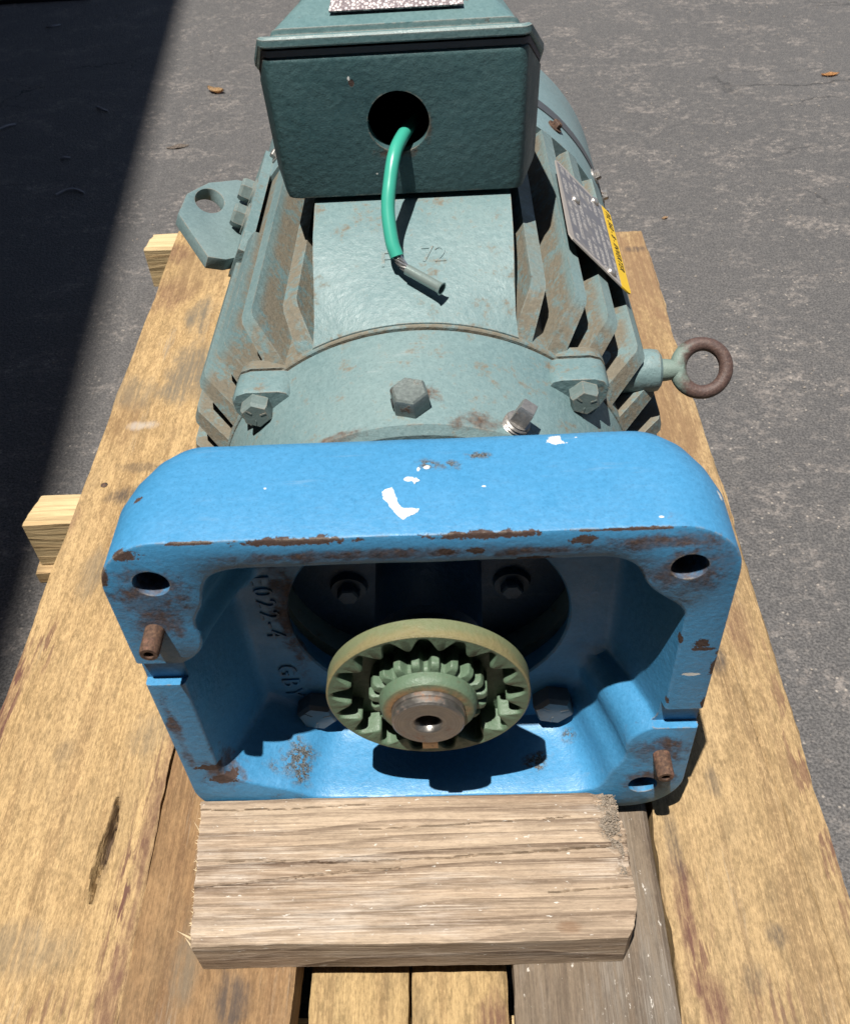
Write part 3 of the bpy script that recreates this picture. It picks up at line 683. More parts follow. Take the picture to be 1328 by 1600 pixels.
loft(bm, [box_outline(0.090, 0.0995, BY0 + 0.004, 0.498, 0.4105), box_outline(0.0935, 0.1050, BY0 + 0.0008, 0.5, 0.4125), box_outline(0.0948, 0.1060, BY0, 0.502, 0.418),
          box_outline(0.0966, 0.1085, BY0, 0.505, 0, dz=-0.0110), box_outline(0.0968, 0.1088, BY0 + 0.0006, 0.506, 0, dz=-0.0085), box_outline(0.0955, 0.107, BY0 + 0.0022, 0.504, 0, dz=-0.0066), box_outline(0.093, 0.104, BY0 + 0.004, 0.50, 0, dz=-0.0062)], caps=True)
inner = bmesh.new(); box(inner, BX - 0.085, BX + 0.085, BY0 + 0.010, 0.485, 0.418, 0.516)
hole = bmesh.new(); lathe(hole, (-0.0085, BY0 - 0.02, 0.4695), YD, [(0, 0.0232), (0.06, 0.0232)], 64)
bxm = bool_cut(bm_mesh(bm), [inner, hole])
cbox = obj('conduit_box', bxm, m_box, motor, ang=30)
bm = bmesh.new()
loft(bm, [box_outline(0.0966, 0.1080, BY0 + 0.0004, 0.504, 0, dz=-0.0060), box_outline(0.0970, 0.1084, BY0 + 0.0002, 0.504, 0, dz=-0.0018)], caps=True)
obj('gasket', bm, m_gasket, cbox)
bm = bmesh.new()
loft(bm, [box_outline(0.0950, 0.1065, BY0 + 0.002, 0.506, 0, dz=-0.0006), box_outline(0.0976, 0.1098, BY0 - 0.0008, 0.508, 0, dz=0.0002), box_outline(0.0982, 0.1105, BY0 - 0.0015, 0.508, 0, dz=0.0014), box_outline(0.0982, 0.1105, BY0 - 0.0012, 0.508, 0, dz=0.0060), box_outline(0.0965, 0.1085, BY0 + 0.0005, 0.507, 0, dz=0.0073),
          box_outline(0.0895, 0.1000, BY0 + 0.005, 0.500, 0, dz=0.0076), box_outline(0.0885, 0.0990, BY0 + 0.006, 0.498, 0, dz=0.0122), box_outline(0.0865, 0.0965, BY0 + 0.0085, 0.497, 0, dz=0.0142),
          box_outline(0.0545, 0.0570, BY0 + 0.052, 0.45, 0.5530)], caps=True)
lid = obj('box_lid', bm, m_lid, cbox, ang=25)
def tagplate_mat():
    m, g, b, P = start('stamped aluminium tag', MB)
    v = node(g, 'ShaderNodeTexVoronoi', {'Vector': scaled(g, P, (420, 420, 420)), 'Scale': 1.0, 'Randomness': 1.0}).outputs['Distance']
    n = noise(g, P, 400, 4, 0.6)
    c = mix(g, rng(g, v, 0.25, 0.6), (0.72, 0.66, 0.65), (0.24, 0.2, 0.21))
    finish_mat(g, b, c, 0.5, bump(g, v, 0.8, 0.0012), 0.25)
    return m
slp = math.atan2(0.0140, 0.042)
bm = bmesh.new(); slab(bm, [(-0.0530, 0.0), (0.0425, 0.0), (0.0395, 0.034), (-0.0500, 0.034)], (0, BY0 + 0.0165, 0.5398 + 0.0085 * 0.3333), (1, 0, 0), (0, math.cos(slp), math.sin(slp)), (0, -math.sin(slp), math.cos(slp)), 0.0002, 0.0014)
obj('lid_nameplate', bm, tagplate_mat(), cbox, bevel=0.0004)

# --- green lead wire
m_wire = plain('green insulation', (0.045, 0.36, 0.265), 0.32, var=0.08, scale=40, bmp=0.0001, base=MB)
wp_ = catmull([(0.004, 0.40, 0.443), (0.002, 0.362, 0.4535), (-0.0045, 0.332, 0.4575), (-0.0118, 0.304, 0.4545), (-0.0165, 0.285, 0.4385), (-0.0185, 0.272, 0.424), (-0.0165, 0.2575, 0.4075), (-0.0132, 0.2505, 0.3985)], 10)
bm = bmesh.new(); tube(bm, wp_, 0.0052, 20)
wire = obj('lead_wire', bm, m_wire, motor, ang=50)
bm = bmesh.new()
e0, e1 = Vector((-0.0132, 0.2505, 0.3985)), Vector((-0.0055, 0.2425, 0.3915))
for k in range(9):
    t = 2 * PI * k / 8; a_, b_, _ = frame(e1 - e0); rr = 0.0028 if k < 8 else 0
    pts_ = [e0 + (e1 - e0) * s + (a_ * math.cos(t + 1.8 * s) + b_ * math.sin(t + 1.8 * s)) * rr * (1 - 0.15 * s) + Vector((0, 0, -0.001 * math.sin(PI * s))) for s in [-0.15 + 1.45 * i / 8 for i in range(9)]]
    tube(bm, pts_, 0.00095, 6)
obj('bare_strands', bm, plain('tinned copper', (0.75, 0.74, 0.72), 0.25, 0.9, base=MB), wire)
bm = bmesh.new()
f0, f1 = Vector((-0.0058, 0.2427, 0.3918)), Vector((0.0197, 0.2235, 0.3858)); L = (f1 - f0).length
lathe(bm, f0, f1 - f0, [(0, 0.0036), (0, 0.0041), (L * 0.9, 0.0041), (L - 0.001, 0.0046), (L, 0.0052), (L, 0.0040), (L * 0.75, 0.0034), (L * 0.75, 0.0005)], 24, cap0=True, cap1=True)
obj('crimp_sleeve', bm, plain('grey green sleeve', (0.34, 0.42, 0.40), 0.22, 0.55, base=MB, var=0.05), wire, ang=40)

# --- raised casting marks on the pedestal (partly hidden by the wire)
sl = math.atan(0.395)
pu, pv = Vector((1, 0, 0)), Vector((0, math.cos(sl), math.sin(sl)))
pn = pu.cross(pv)
for tx, x, y in (('F-', -0.0275, 0.2545), ('72', 0.0035, 0.2575)):
    me = text_mesh(tx, 0.021, 0.0006, mat_axes(Vector((x, y, pz(y) + 0.0002)), pu, pv, pn))
    obj('cast_mark', me, m_teal, motor, ang=30)

# --- lifting lug, left
t25 = math.radians(25); LO = Vector((-0.185, 0, 0.300))
ls = Vector((-math.cos(t25), 0, math.sin(t25))); ln_ = Vector((math.sin(t25), 0, math.cos(t25)))
def S(x): return (-0.185 - x) / math.cos(t25)
ear = [(S(-0.178), 0.440), (S(-0.189), 0.427), (S(-0.204), 0.421), (S(-0.2395), 0.478), (S(-0.2385), 0.520), (S(-0.224), 0.556), (S(-0.200), 0.583), (S(-0.180), 0.590)]
bm = bmesh.new(); slab(bm, ear, LO, ls, YD, ln_, -0.0135, 0.0)
cut = bmesh.new(); slab(cut, [(S(-0.2175) + 0.0145 * math.cos(k * PI / 24), 0.522 + 0.0235 * math.sin(k * PI / 24)) for k in range(48)], LO, ls, YD, ln_, -0.03, 0.03)
me = bool_cut(bm_mesh(bm), [cut])
bm = bmesh.new(); bm.from_mesh(me)
lug = obj('lifting_lug', bm, m_lid if False else paint('lug paint', MB, (0.12, 0.185, 0.195), (0.165, 0.23, 0.232), 0.45, rust_amt=0.16, edge=1.3, grain=0.5), motor, ang=28, bevel=0.0013)
# flange against the frame: leans steeply, runs along the frame
fd = Vector((math.cos(math.radians(62)), 0, math.sin(math.radians(62)))); fn = Vector((-math.sin(math.radians(62)), 0, math.cos(math.radians(62))))
bm = bmesh.new(); slab(bm, [(-0.024, 0.432), (-0.016, 0.424), (0.014, 0.424), (0.026, 0.440), (0.026, 0.612), (0.016, 0.625), (-0.024, 0.625)], Vector((-0.181, 0, 0.3015)), fd, YD, fn, -0.0105, 0.0)
obj('lug_flange', bm, m_teal, lug, bevel=0.0018)
for y in (0.487, 0.541):
    hex_bolt('lug_bolt', Vector((-0.181, y, 0.3015)) + fd * 0.011, fn, 0.0118, 0.012, m_bolt, lug, phase=0.2, washer=0.0155, marks=False)
bm = bmesh.new(); a = math.radians(141)
slab(bm, [(-0.024, 0.43), (0.024, 0.43), (0.024, 0.61), (-0.024, 0.61)], polar(a, 0, 0), (-math.sin(a), 0, math.cos(a)), YD, (math.cos(a), 0, math.sin(a)), 0.15, 0.201)
obj('lug_pad', bm, m_fin, motor, bevel=0.004)

# --- eye bolt, right
ec = Vector((0.0, 0.252, 0.2815))
bm = bmesh.new(); lathe(bm, ec, (1, 0, 0), [(0.12, 0.0185), (0.188, 0.0180), (0.194, 0.0170), (0.1965, 0.0138), (0.1968, 0.006)], 48)
obj('eyebolt_boss', bm, m_teal, motor, ang=30)
bm = bmesh.new(); rc = ec + Vector((0.2310, 0, 0.0005)); e1_, e2_ = Vector((1, 0, 0)), Vector((0, math.sin(math.radians(42)), math.cos(math.radians(42))))
tube(bm, [rc + (e1_ * math.cos(2 * PI * k / 64) + e2_ * math.sin(2 * PI * k / 64)) * 0.0198 for k in range(64)],
     lambda t: 0.0057 + 0.0012 * max(0, -math.cos(2 * PI * t)) , 18, closed=True)
lathe(bm, ec + Vector((0.1962, 0, 0)), (1, 0, 0), [(0, 0.0095), (0.005, 0.0092), (0.011, 0.0082), (0.018, 0.0068)], 24)
m, g, b, P = start('rusty eye bolt', MB)
sx = node(g, 'ShaderNodeSeparateXYZ', {0: P}); n1 = noise(g, P, 120, 6, 0.7); n2 = noise(g, P, 420, 4, 0.65)
rc_ = ramp(g, n2, [(0.25, (0.045, 0.027, 0.024)), (0.5, (0.088, 0.052, 0.044)), (0.75, (0.14, 0.086, 0.068))])
k_ = rng(g, math_(g, 'MULTIPLY_ADD', math_(g, 'SUBTRACT', n1, 0.5), 0.03, sx.outputs[0]), 0.209, 0.222)
finish_mat(g, b, mix(g, k_, (0.17, 0.23, 0.2), rc_), 0.6, bump(g, n2, 0.6, 0.0009))
obj('eyebolt', bm, m, motor, ang=60)

# --- rating plate riveted across the right-hand fins
P1, P2, P3, P4 = Vector((0.1205, 0.452, 0.3712)), Vector((0.1182, 0.303, 0.3762)), Vector((0.1728, 0.303, 0.3182)), Vector((0.1751, 0.452, 0.3132))
P1, P2, P3, P4 = (p + Vector((0.0040, 0, 0.0036)) for p in (P1, P2, P3, P4))
def rp_mat():
    m, g, b, P = start('etched rating plate', MB)
    q = vmath(g, 'SUBTRACT', P, tuple(P2))
    U = (P4 - P1).normalized(); sxv = vmath(g, 'DOT_PRODUCT', q, tuple(U)); sy = node(g, 'ShaderNodeSeparateXYZ', {0: P}).outputs[1]
    uv = node(g, 'ShaderNodeCombineXYZ', {0: sxv, 1: sy}).outputs[0]
    row = math_(g, 'FRACT', math_(g, 'MULTIPLY', sxv, 115.0))
    rowid = math_(g, 'FLOOR', math_(g, 'MULTIPLY', sxv, 115.0))
    uvr = node(g, 'ShaderNodeCombineXYZ', {0: math_(g, 'MULTIPLY', rowid, 3.71), 1: sy}).outputs[0]
    words = rng(g, noise(g, scaled(g, uvr, (1, 60, 1)), 1, 2, 0.5), 0.46, 0.5)
    glyph = rng(g, noise(g, scaled(g, uv, (520, 420, 1)), 1, 2, 0.5), 0.42, 0.52)
    lines = math_(g, 'MULTIPLY', math_(g, 'MULTIPLY', rng(g, row, 0.12, 0.2), rng(g, row, 0.75, 0.66)), math_(g, 'MULTIPLY', words, glyph))
    inside = math_(g, 'MULTIPLY', rng(g, sxv, 0.006, 0.007), rng(g, sxv, 0.071, 0.070))
    inside = math_(g, 'MULTIPLY', inside, math_(g, 'MULTIPLY', rng(g, sy, 0.308, 0.309), rng(g, sy, 0.447, 0.446)))
    n1 = noise(g, P, 60, 5, 0.65)
    c = mix(g, inside, (0.44, 0.40, 0.37), (0.19, 0.19, 0.215))
    c = mix(g, math_(g, 'MULTIPLY', math_(g, 'MULTIPLY', lines, inside), 0.75), c, (0.62, 0.58, 0.54))
    c = mix(g, math_(g, 'MULTIPLY', rng(g, n1, 0.45, 0.7), 0.5), c, (0.36, 0.33, 0.30))
    finish_mat(g, b, c, 0.5, None, 0.3)
    return m
bm = bmesh.new()
nrm = (P4 - P1).cross(P2 - P1).normalized(); nrm = nrm if nrm.z > 0 else -nrm
NU = (P3 - P2).normalized(); NL = (P3 - P2).length; NY = P1 - P2
rows = []
for t in (-0.0012, 0.0):
    rows.append([P2 + NU * a_ + NY * b_ + nrm * t for a_, b_ in ((0.004, 0), (NL - 0.013, 0), (NL - 0.013, 1), (0.004, 1), (0.0, 0.97), (0.0, 0.03))])
loft(bm, rows, caps=True)
rp = obj('rating_plate', bm, rp_mat(), motor)
bm = bmesh.new(); rows = []
for t in (-0.0012, 0.0001):
    rows.append([P2 + NU * a_ + NY * b_ + nrm * t for a_, b_ in ((NL - 0.013, 0), (NL - 0.004, 0), (NL - 0.001, 0.012), (NL, 0.03), (NL, 0.985), (NL - 0.003, 1), (NL - 0.013, 1))])
loft(bm, rows, caps=True)
obj('yellow_strip', bm, plain('yellow enamel', (0.78, 0.50, 0.02), 0.4, var=0.06, base=MB), rp)
ny = NY.normalized()
me = text_mesh('P/L 360 - 8 - INVERTER', 0.0100, 0.0001, mat_axes(P2 + NU * (NL - 0.0108) + NY * 0.96 + nrm * 0.0003, -ny, NU, (-ny).cross(NU)), 1.12)
obj('strip_lettering', me, plain('black print', (0.015, 0.014, 0.012), 0.5, base=MB), rp)
for a_, b_ in ((0.054, 0.055), (0.020, 0.62), (0.054, 0.93)):
    bm = bmesh.new(); c = P2 + NU * a_ + NY * b_
    lathe(bm, c, nrm, [(0, 0.0050), (0.0012, 0.0048), (0.0026, 0.0036), (0.0033, 0.0015)], 20)
    obj('rivet', bm, plain('bright rivet', (0.6, 0.56, 0.52), 0.3, 0.8, base=MB), rp, ang=60)

# --- fan cover
bm = bmesh.new()
FR = 0.2065
lathe(bm, AX, YD, [(0.566, 0.178), (0.564, FR - 0.012), (0.563, FR - 0.0015), (0.566, FR), (0.745, FR), (0.765, FR - 0.004), (0.785, FR - 0.02), (0.792, FR - 0.05), (0.795, 0.02), (0.785, 0.02), (0.785, 0.16), (0.58, 0.178)], 160, closed=True)
for v in bm.verts: v.co.z = max(v.co.z, 0.0015 + 0.0004 * abs(v.co.y - 0.6))
fc = obj('fan_cover', bm, m_fan, motor, ang=30)
for a_deg, y in ((48, 0.592), (27, 0.60), (17, 0.62), (9, 0.63), (138, 0.592)):
    a = math.radians(a_deg)
    hex_bolt('cover_screw', polar(a, FR - 0.0003, y), (math.cos(a), 0, math.sin(a)), 0.0055, 0.0055, m_rusty if a_deg == 48 else m_steel, fc, washer=0.0085, marks=False)
bm = bmesh.new(); a = math.radians(47)
lathe(bm, AX, YD, [(0.612, FR + 0.0003), (0.612, FR + 0.0012), (0.634, FR + 0.0012), (0.634, FR + 0.0003)], 160, closed=True)  # thin dark ring laid round the cover
for v in bm.verts: v.co.z = max(v.co.z, 0.001)
obj('dark_ring', bm, plain('dark band', (0.06, 0.065, 0.075), 0.45, base=MB), fc)

# ------------------------------------------------------------------ blue gear housing (bolted to the motor)
HW, HH, HR = 0.200, 0.170, 0.044
def dense(poly, per=60):
    out = []
    for (xa, ya), (xb, yb_) in zip(poly, poly[1:] + poly[:1]):
        for k in range(per): out.append((xa + (xb - xa) * k / per, ya + (yb_ - ya) * k / per))
    return out
def rrect(hw, hh, r, n=24):
    pts = []
    for cx, cy, a0 in ((hw - r, hh - r, 0), (-hw + r, hh - r, 90), (-hw + r, -hh + r, 180), (hw - r, -hh + r, 270)):
        for k in range(n + 1):
            t = math.radians(a0 + 90 * k / n); pts.append((cx + r * math.cos(t), cy + r * math.sin(t)))
    return pts
import bisect
NT = 720
def radial(poly):
    pr = sorted((math.atan2(y, x) % (2 * PI), math.hypot(x, y)) for x, y in dense(poly))
    an = [p[0] for p in pr]; out = []
    for k in range(NT):
        t = 2 * PI * k / NT; i = bisect.bisect_left(an, t)
        a0, r0 = pr[i - 1] if i > 0 else (pr[-1][0] - 2 * PI, pr[-1][1])
        a1, r1 = pr[i] if i < len(pr) else (pr[0][0] + 2 * PI, pr[0][1])
        f = 0 if a1 - a0 < 1e-9 else (t - a0) / (a1 - a0); r = r0 + (r1 - r0) * f
        out.append((r * math.cos(t), r * math.sin(t)))
    return out
half = [(0.1715, -0.046), (0.1715, 0.080), (0.1705, 0.0885), (0.166, 0.096), (0.152, 0.107), (0.143, 0.117), (0.1385, 0.130), (0.131, 0.139), (0.119, 0.1438), (0.108, 0.1446), (0.0, 0.1446), (-0.098, 0.1446),
        (-0.117, 0.1435), (-0.130, 0.138), (-0.1365, 0.127), (-0.140, 0.110), (-0.147, 0.098), (-0.1495, 0.088), (-0.1475, 0.076), (-0.150, 0.064), (-0.158, 0.0545), (-0.166, 0.0495)]
inner_poly = half + [(-0.1715, 0.046), (-0.1715, -0.098), (-0.1665, -0.106), (-0.141, -0.121), (-0.119, -0.130), (-0.107, -0.140), (-0.092, -0.1446)] + [(-x, -y) for x, y in half[10:]]
for _ in range(2):                                             # round the corners of the opening
    q = []
    for (xa, ya), (xb, yb_) in zip(inner_poly, inner_poly[1:] + inner_poly[:1]):
        L_ = math.hypot(xb - xa, yb_ - ya); k = min(0.25, 0.006 / max(L_, 1e-6))
        q += [(xa + (xb - xa) * k, ya + (yb_ - ya) * k), (xb - (xb - xa) * k, yb_ - (yb_ - ya) * k)]
    inner_poly = q
RI = radial(inner_poly); RO = radial(rrect(HW, HH, HR)); RB = radial(rrect(0.183, 0.1665, 0.042))
def ring(pts, y, sx=1.0, sz=1.0, off=0.0):
    out = []
    for x, z in pts:
        r = math.hypot(x, z); k = (r + off) / r
        out.append(Vector((x * sx * k, y, ZS + z * sz * k)))
    return out
circ = [(math.cos(2 * PI * k / NT), math.sin(2 * PI * k / NT)) for k in range(NT)]
def blend(A, B, f): return [(a[0] + (b[0] - a[0]) * f, a[1] + (b[1] - a[1]) * f) for a, b in zip(A, B)]
rings = [ring(RO, 0.0, off=-0.0022), ring(RO, 0.0007, off=-0.0007), ring(RO, 0.0024), ring(RO, 0.05), ring(blend(RO, RB, 0.25), 0.068), ring(blend(RO, RB, 0.7), 0.085), ring(RB, 0.092, off=-0.001), ring(RB, 0.0955, off=-0.005),
         ring(circ, 0.0955, 0.116, 0.116), ring(circ, 0.078, 0.1085, 0.1085), ring(circ, 0.0735, 0.1085, 0.1085), ring(circ, 0.072, 0.110, 0.110),
         ring(RI, 0.072, 0.80, 0.90), ring(RI, 0.070, 0.83, 0.945), ring(RI, 0.063, 0.855, 0.972), ring(RI, 0.05, 0.895, 0.985), ring(RI, 0.02, 0.97, 0.996), ring(RI, 0.0025), ring(RI, 0.0008, off=0.0008), ring(RI, 0.0, off=0.0025)]
bm = bmesh.new(); loft(bm, rings, closed=True)
cuts = []
HX, HZ, PXX, PZ = 0.1675, 0.1335, 0.1769, 0.0868
for sx_, sz_ in ((-1, 1), (1, 1), (1, -1)):
    c = bmesh.new(); lathe(c, (sx_ * HX, -0.02, ZS + sz_ * HZ), YD, [(0, 0.0118), (0.14, 0.0118)], 48); cuts.append(c)
c = bmesh.new(); box(c, -0.25, -0.1665, -0.02, 0.0075, 0.2125, 0.2385); cuts.append(c)
c = bmesh.new(); box(c, 0.1665, 0.25, -0.02, 0.0075, 2 * ZS - 0.2385, 2 * ZS - 0.2125); cuts.append(c)
hm = bool_cut(bm_mesh(bm), cuts)
for v in hm.vertices:                                          # slight casting unevenness
    n_ = 0.0005 * fbm(v.co.x * 22, v.co.y * 22, v.co.z * 22, 2)
    v.co.z += n_; v.co.y += 0.3 * n_
f3 = lambda c, r: (c, (r, 0.03, r))
m_blue = paint('sky blue paint', MB, (0.046, 0.222, 0.425), (0.055, 0.24, 0.452), 0.42, grain=0.7, edge=0.8, scuff=0.16,
    rust_spots=[f3((-HX - 0.004, 0, ZS + HZ - 0.012), 0.034), ((-0.172, 0, ZS + PZ + 0.01), (0.022, 0.02, 0.03)), f3((HX, 0, ZS + HZ - 0.002), 0.032), ((0.15, 0, 0.345), (0.05, 0.02, 0.010)), f3((0.174, 0, 0.104), 0.026),
                ((0.172, 0, 0.062), (0.026, 0.02, 0.022)), ((-0.03, 0, 0.343), (0.12, 0.012, 0.006)), ((0.08, 0, 0.341), (0.06, 0.012, 0.005)), ((-0.17, 0, 0.09), (0.02, 0.03, 0.03)), ((-0.192, 0.0, 0.15), (0.006, 0.03, 0.07)),
                ((-0.11, 0.02, 0.326), (0.03, 0.02, 0.006)), ((-0.107, 0.072, 0.21), (0.016, 0.012, 0.10))],
    chip_spots=[((-0.073, -0.001, 0.3562), (0.036, 0.0045, 0.0034)), ((0.042, -0.001, 0.3565), (0.036, 0.004, 0.0032)), ((-0.135, 0.0, 0.3575), (0.018, 0.0016, 0.0014)), ((0.125, 0.0, 0.3575), (0.03, 0.0014, 0.0012)), ((-0.178, 0.0, 0.349), (0.012, 0.004, 0.005)), ((-0.197, 0.0, 0.330), (0.005, 0.004, 0.008)), ((0.10, 0.0, 0.350), (0.009, 0.006, 0.004)),
                ((0.186, 0.0, 0.243), (0.006, 0.005, 0.005)), ((0.2005, 0.002, 0.218), (0.0045, 0.012, 0.016)), ((0.2005, 0.002, 0.172), (0.004, 0.012, 0.012)), ((0.188, 0.0, 0.237), (0.009, 0.005, 0.0022)), ((-0.17, 0.0, 0.080), (0.014, 0.01, 0.006)), ((-0.178, 0.0, 0.098), (0.012, 0.01, 0.004)),
                ((0.07, 0, 0.3335), (0.015, 0.003, 0.003)), ((0.019, 0.0, 0.343), (0.006, 0.006, 0.003)), ((0.037, 0.0, 0.343), (0.006, 0.006, 0.003)), ((-0.1775, 0.044, 0.356), (0.003, 0.003, 0.006)),
                ((0.172, 0.0, 0.248), (0.0016, 0.006, 0.004)), ((0.172, 0.0, 0.175), (0.0016, 0.006, 0.004))],
    white_spots=[((0.092, 0.084, 0.3580), (0.0072, 0.0058, 0.006)), ((0.105, 0.086, 0.3580), (0.0014, 0.0014, 0.004)), ((0.147, 0.008, 0.3575), (0.0018, 0.0012, 0.004)), ((0.191, 0.043, 0.338), (0.003, 0.004, 0.006)), ((0.185, 0.0, 0.208), (0.008, 0.004, 0.0016)),
                 ((-0.0945, 0.045, 0.358), (0.0009, 0.0008, 0.004)), ((0.043, 0.04, 0.358), (0.0013, 0.0006, 0.004)), ((0.0075, 0.060, 0.358), (0.0018, 0.0018, 0.004)), ((0.002, 0.058, 0.358), (0.001, 0.002, 0.004)), ((-0.004, 0.049, 0.358), (0.003, 0.002, 0.004))],
    dirt_spots=[((-0.126, 0.032, 0.047), (0.026, 0.04, 0.03)), ((-0.115, 0.02, 0.047), (0.012, 0.03, 0.03)), ((0.083, 0.028, 0.047), (0.015, 0.012, 0.02)), ((0.115, 0.05, 0.047), (0.012, 0.01, 0.02)), ((0.012, 0.062, 0.358), (0.018, 0.007, 0.004)), ((0.04, 0.07, 0.358), (0.010, 0.006, 0.004))])
housing = obj('gear_housing', hm, m_blue, motor, ang=40)

# white paint scrapes on the housing's flat top
m_white = plain('white undercoat', (0.78, 0.77, 0.74), 0.6, base=MB, var=0.1, scale=500)
SC = [[(-0.0203, 0.0379), (-0.018, 0.04), (-0.014, 0.041), (-0.0125, 0.036), (-0.0114, 0.0329), (-0.0100, 0.0270), (-0.0088, 0.0243), (-0.0065, 0.0225), (-0.0037, 0.0230), (0.000, 0.0222), (0.003, 0.0215), (0.0022, 0.0190), (-0.0010, 0.0168), (-0.0036, 0.0158), (-0.0066, 0.0129), (-0.0098, 0.0161), (-0.0125, 0.0200), (-0.0147, 0.0241), (-0.0172, 0.0290), (-0.0189, 0.031), (-0.0195, 0.0345)],
      [(-0.0021, 0.0474), (-0.0005, 0.0490), (0.0007, 0.0496), (0.0028, 0.0471), (0.0012, 0.0455), (0.0, 0.0437)]]
for pl in SC:
    bm = bmesh.new(); fine = []
    for (xa, ya), (xb, yb_) in zip(pl, pl[1:] + pl[:1]):
        for k in range(4):
            x, y = xa + (xb - xa) * k / 4, ya + (yb_ - ya) * k / 4
            fine.append((x + 0.0007 * fbm(x * 500, y * 500, 1, 3), y + 0.0007 * fbm(x * 500, y * 500, 7, 3)))
    slab(bm, fine, (0, 0, 0.3586), (1, 0, 0), YD, (0, 0, 1), -0.0012, 0.0004)
    obj('paint_scrape', bm, m_white, housing)

# dowel tubes (two), hex bolts through the back wall (four)
for s in (-1, 1):
    c = Vector((s * PXX, 0, ZS - s * PZ)); bm = bmesh.new()
    lathe(bm, c, (0, -1, 0), [(-0.012, 0.0066), (0.0185, 0.0066), (0.0203, 0.0058), (0.0203, 0.0034), (0.0195, 0.0032), (0.004, 0.0032)], 28, cap0=True, cap1=True)
    obj('dowel_pin', bm, metal('rusted dowel', MB, (0.25, 0.12, 0.085), 0.97, 0.6, 0.2), housing, ang=35)
for sx_ in (-1, 1):
    for sz_ in (-1, 1):
        hex_bolt('wall_bolt', (sx_ * 0.100, 0.0718, ZS + sz_ * 0.1125), (0, -1, 0), 0.0178, 0.016, plain('zinc bolt', (0.16, 0.165, 0.17), 0.5, 0.3, base=MB), housing, phase=0.25)
# raised foundry characters running down the inside of the back wall
for tx, z in (('E022-4', 0.245), ('GBY', 0.1335)):
    me = text_mesh(tx, 0.0215, 0.0007, mat_axes(Vector((-0.1345 + (0.245 - z) * 0.03, 0.0713, z)), Vector((0.03, 0, -1)).normalized(), Vector((1, 0, 0.03)).normalized(), Vector((0, -1, 0))), 1.28)
    obj('cast_lettering', me, m_blue, housing, ang=30)

# ------------------------------------------------------------------ shaft and toothed coupling half
SY = -0.0225
bm = bmesh.new()
lathe(bm, AX, YD, [(SY + 0.03, 0.0), (SY + 0.03, 0.0075), (SY + 0.006, 0.0080), (SY + 0.001, 0.0098), (SY, 0.0112), (SY, 0.0242), (SY + 0.0013, 0.0257), (SY + 0.0055, 0.0259), (SY + 0.0062, 0.0252), (SY + 0.0068, 0.0261),
                   (SY + 0.016, 0.0263), (0.10, 0.0263)], 96, cap0=False, cap1=True)
m, g, b, P = start('turned shaft steel', MB)
q = vmath(g, 'SUBTRACT', P, AX); rad = vmath(g, 'LENGTH', vmath(g, 'MULTIPLY', q, (1, 0, 1))); sy = node(g, 'ShaderNodeSeparateXYZ', {0: P}).outputs[1]
turn = noise(g, node(g, 'ShaderNodeCombineXYZ', {0: math_(g, 'MULTIPLY', rad, 1400), 1: math_(g, 'MULTIPLY', sy, 1400)}).outputs[0], 1, 3, 0.6)
n1 = noise(g, P, 90, 6, 0.7); n2 = noise(g, P, 260, 4, 0.6)
rm = rng(g, n1, 0.53, 0.68)
c = mix(g, turn, (0.18, 0.165, 0.15), (0.40, 0.38, 0.36)); c = mix(g, math_(g, 'MULTIPLY', rm, 0.75), c, ramp(g, n2, [(0.3, (0.12, 0.06, 0.03)), (0.7, (0.34, 0.17, 0.09))]))
finish_mat(g, b, c, rng(g, n1, 0.3, 0.7, 0.28, 0.55), bump(g, math_(g, 'ADD', turn, n2), 0.25, 0.0004), math_(g, 'MULTIPLY_ADD', rm, -0.5, 0.85))
shaft = obj('motor_shaft', bm, m, motor, ang=35)
bm = bmesh.new(); box(bm, -0.0056, 0.0056, SY + 0.0008, 0.01, ZS - 0.0335, ZS - 0.0245)
obj('shaft_key', bm, metal('brassy key', MB, (0.42, 0.27, 0.15), 0.45, 0.4, 0.7), shaft, bevel=0.0005)

CRm = 0.0735
NC = 17 * 28
def tooth_in(k):
    t = (k / 28.0 + 0.5) % 1.0; s = abs(t - 0.5) * 2          # s: 0 at notch centre, 1 at tooth tip
    e = max(0.0, min(1.0, (s - 0.10) / 0.90)); e = 0.5 - 0.5 * math.cos(PI * e)
    return 0.0685 - 0.0125 * e
Rt = [tooth_in(k) for k in range(NC)]
def cring(rs, y): return [Vector((r * math.cos(2 * PI * k / NC + PI / 2), y, ZS + r * math.sin(2 * PI * k / NC + PI / 2))) for k, r in enumerate(rs)]
def cst(r): return [r] * NC
bm = bmesh.new()
loft(bm, [cring(cst(CRm - 0.0012), -0.0012), cring(cst(CRm), 0.0), cring(cst(CRm), 0.0135), cring(cst(CRm - 0.0015), 0.0148), cring(cst(0.055), 0.026), cring(cst(0.0262), 0.026), cring(cst(0.0262), 0.0170), cring(cst(0.050), 0.0170),
          cring([r - 0.0006 for r in Rt], 0.0168), cring(Rt, 0.0155), cring(Rt, 0.0005), cring([r + 0.0012 for r in Rt], -0.0008), cring([r + 0.0022 for r in Rt], -0.0012)], closed=True)
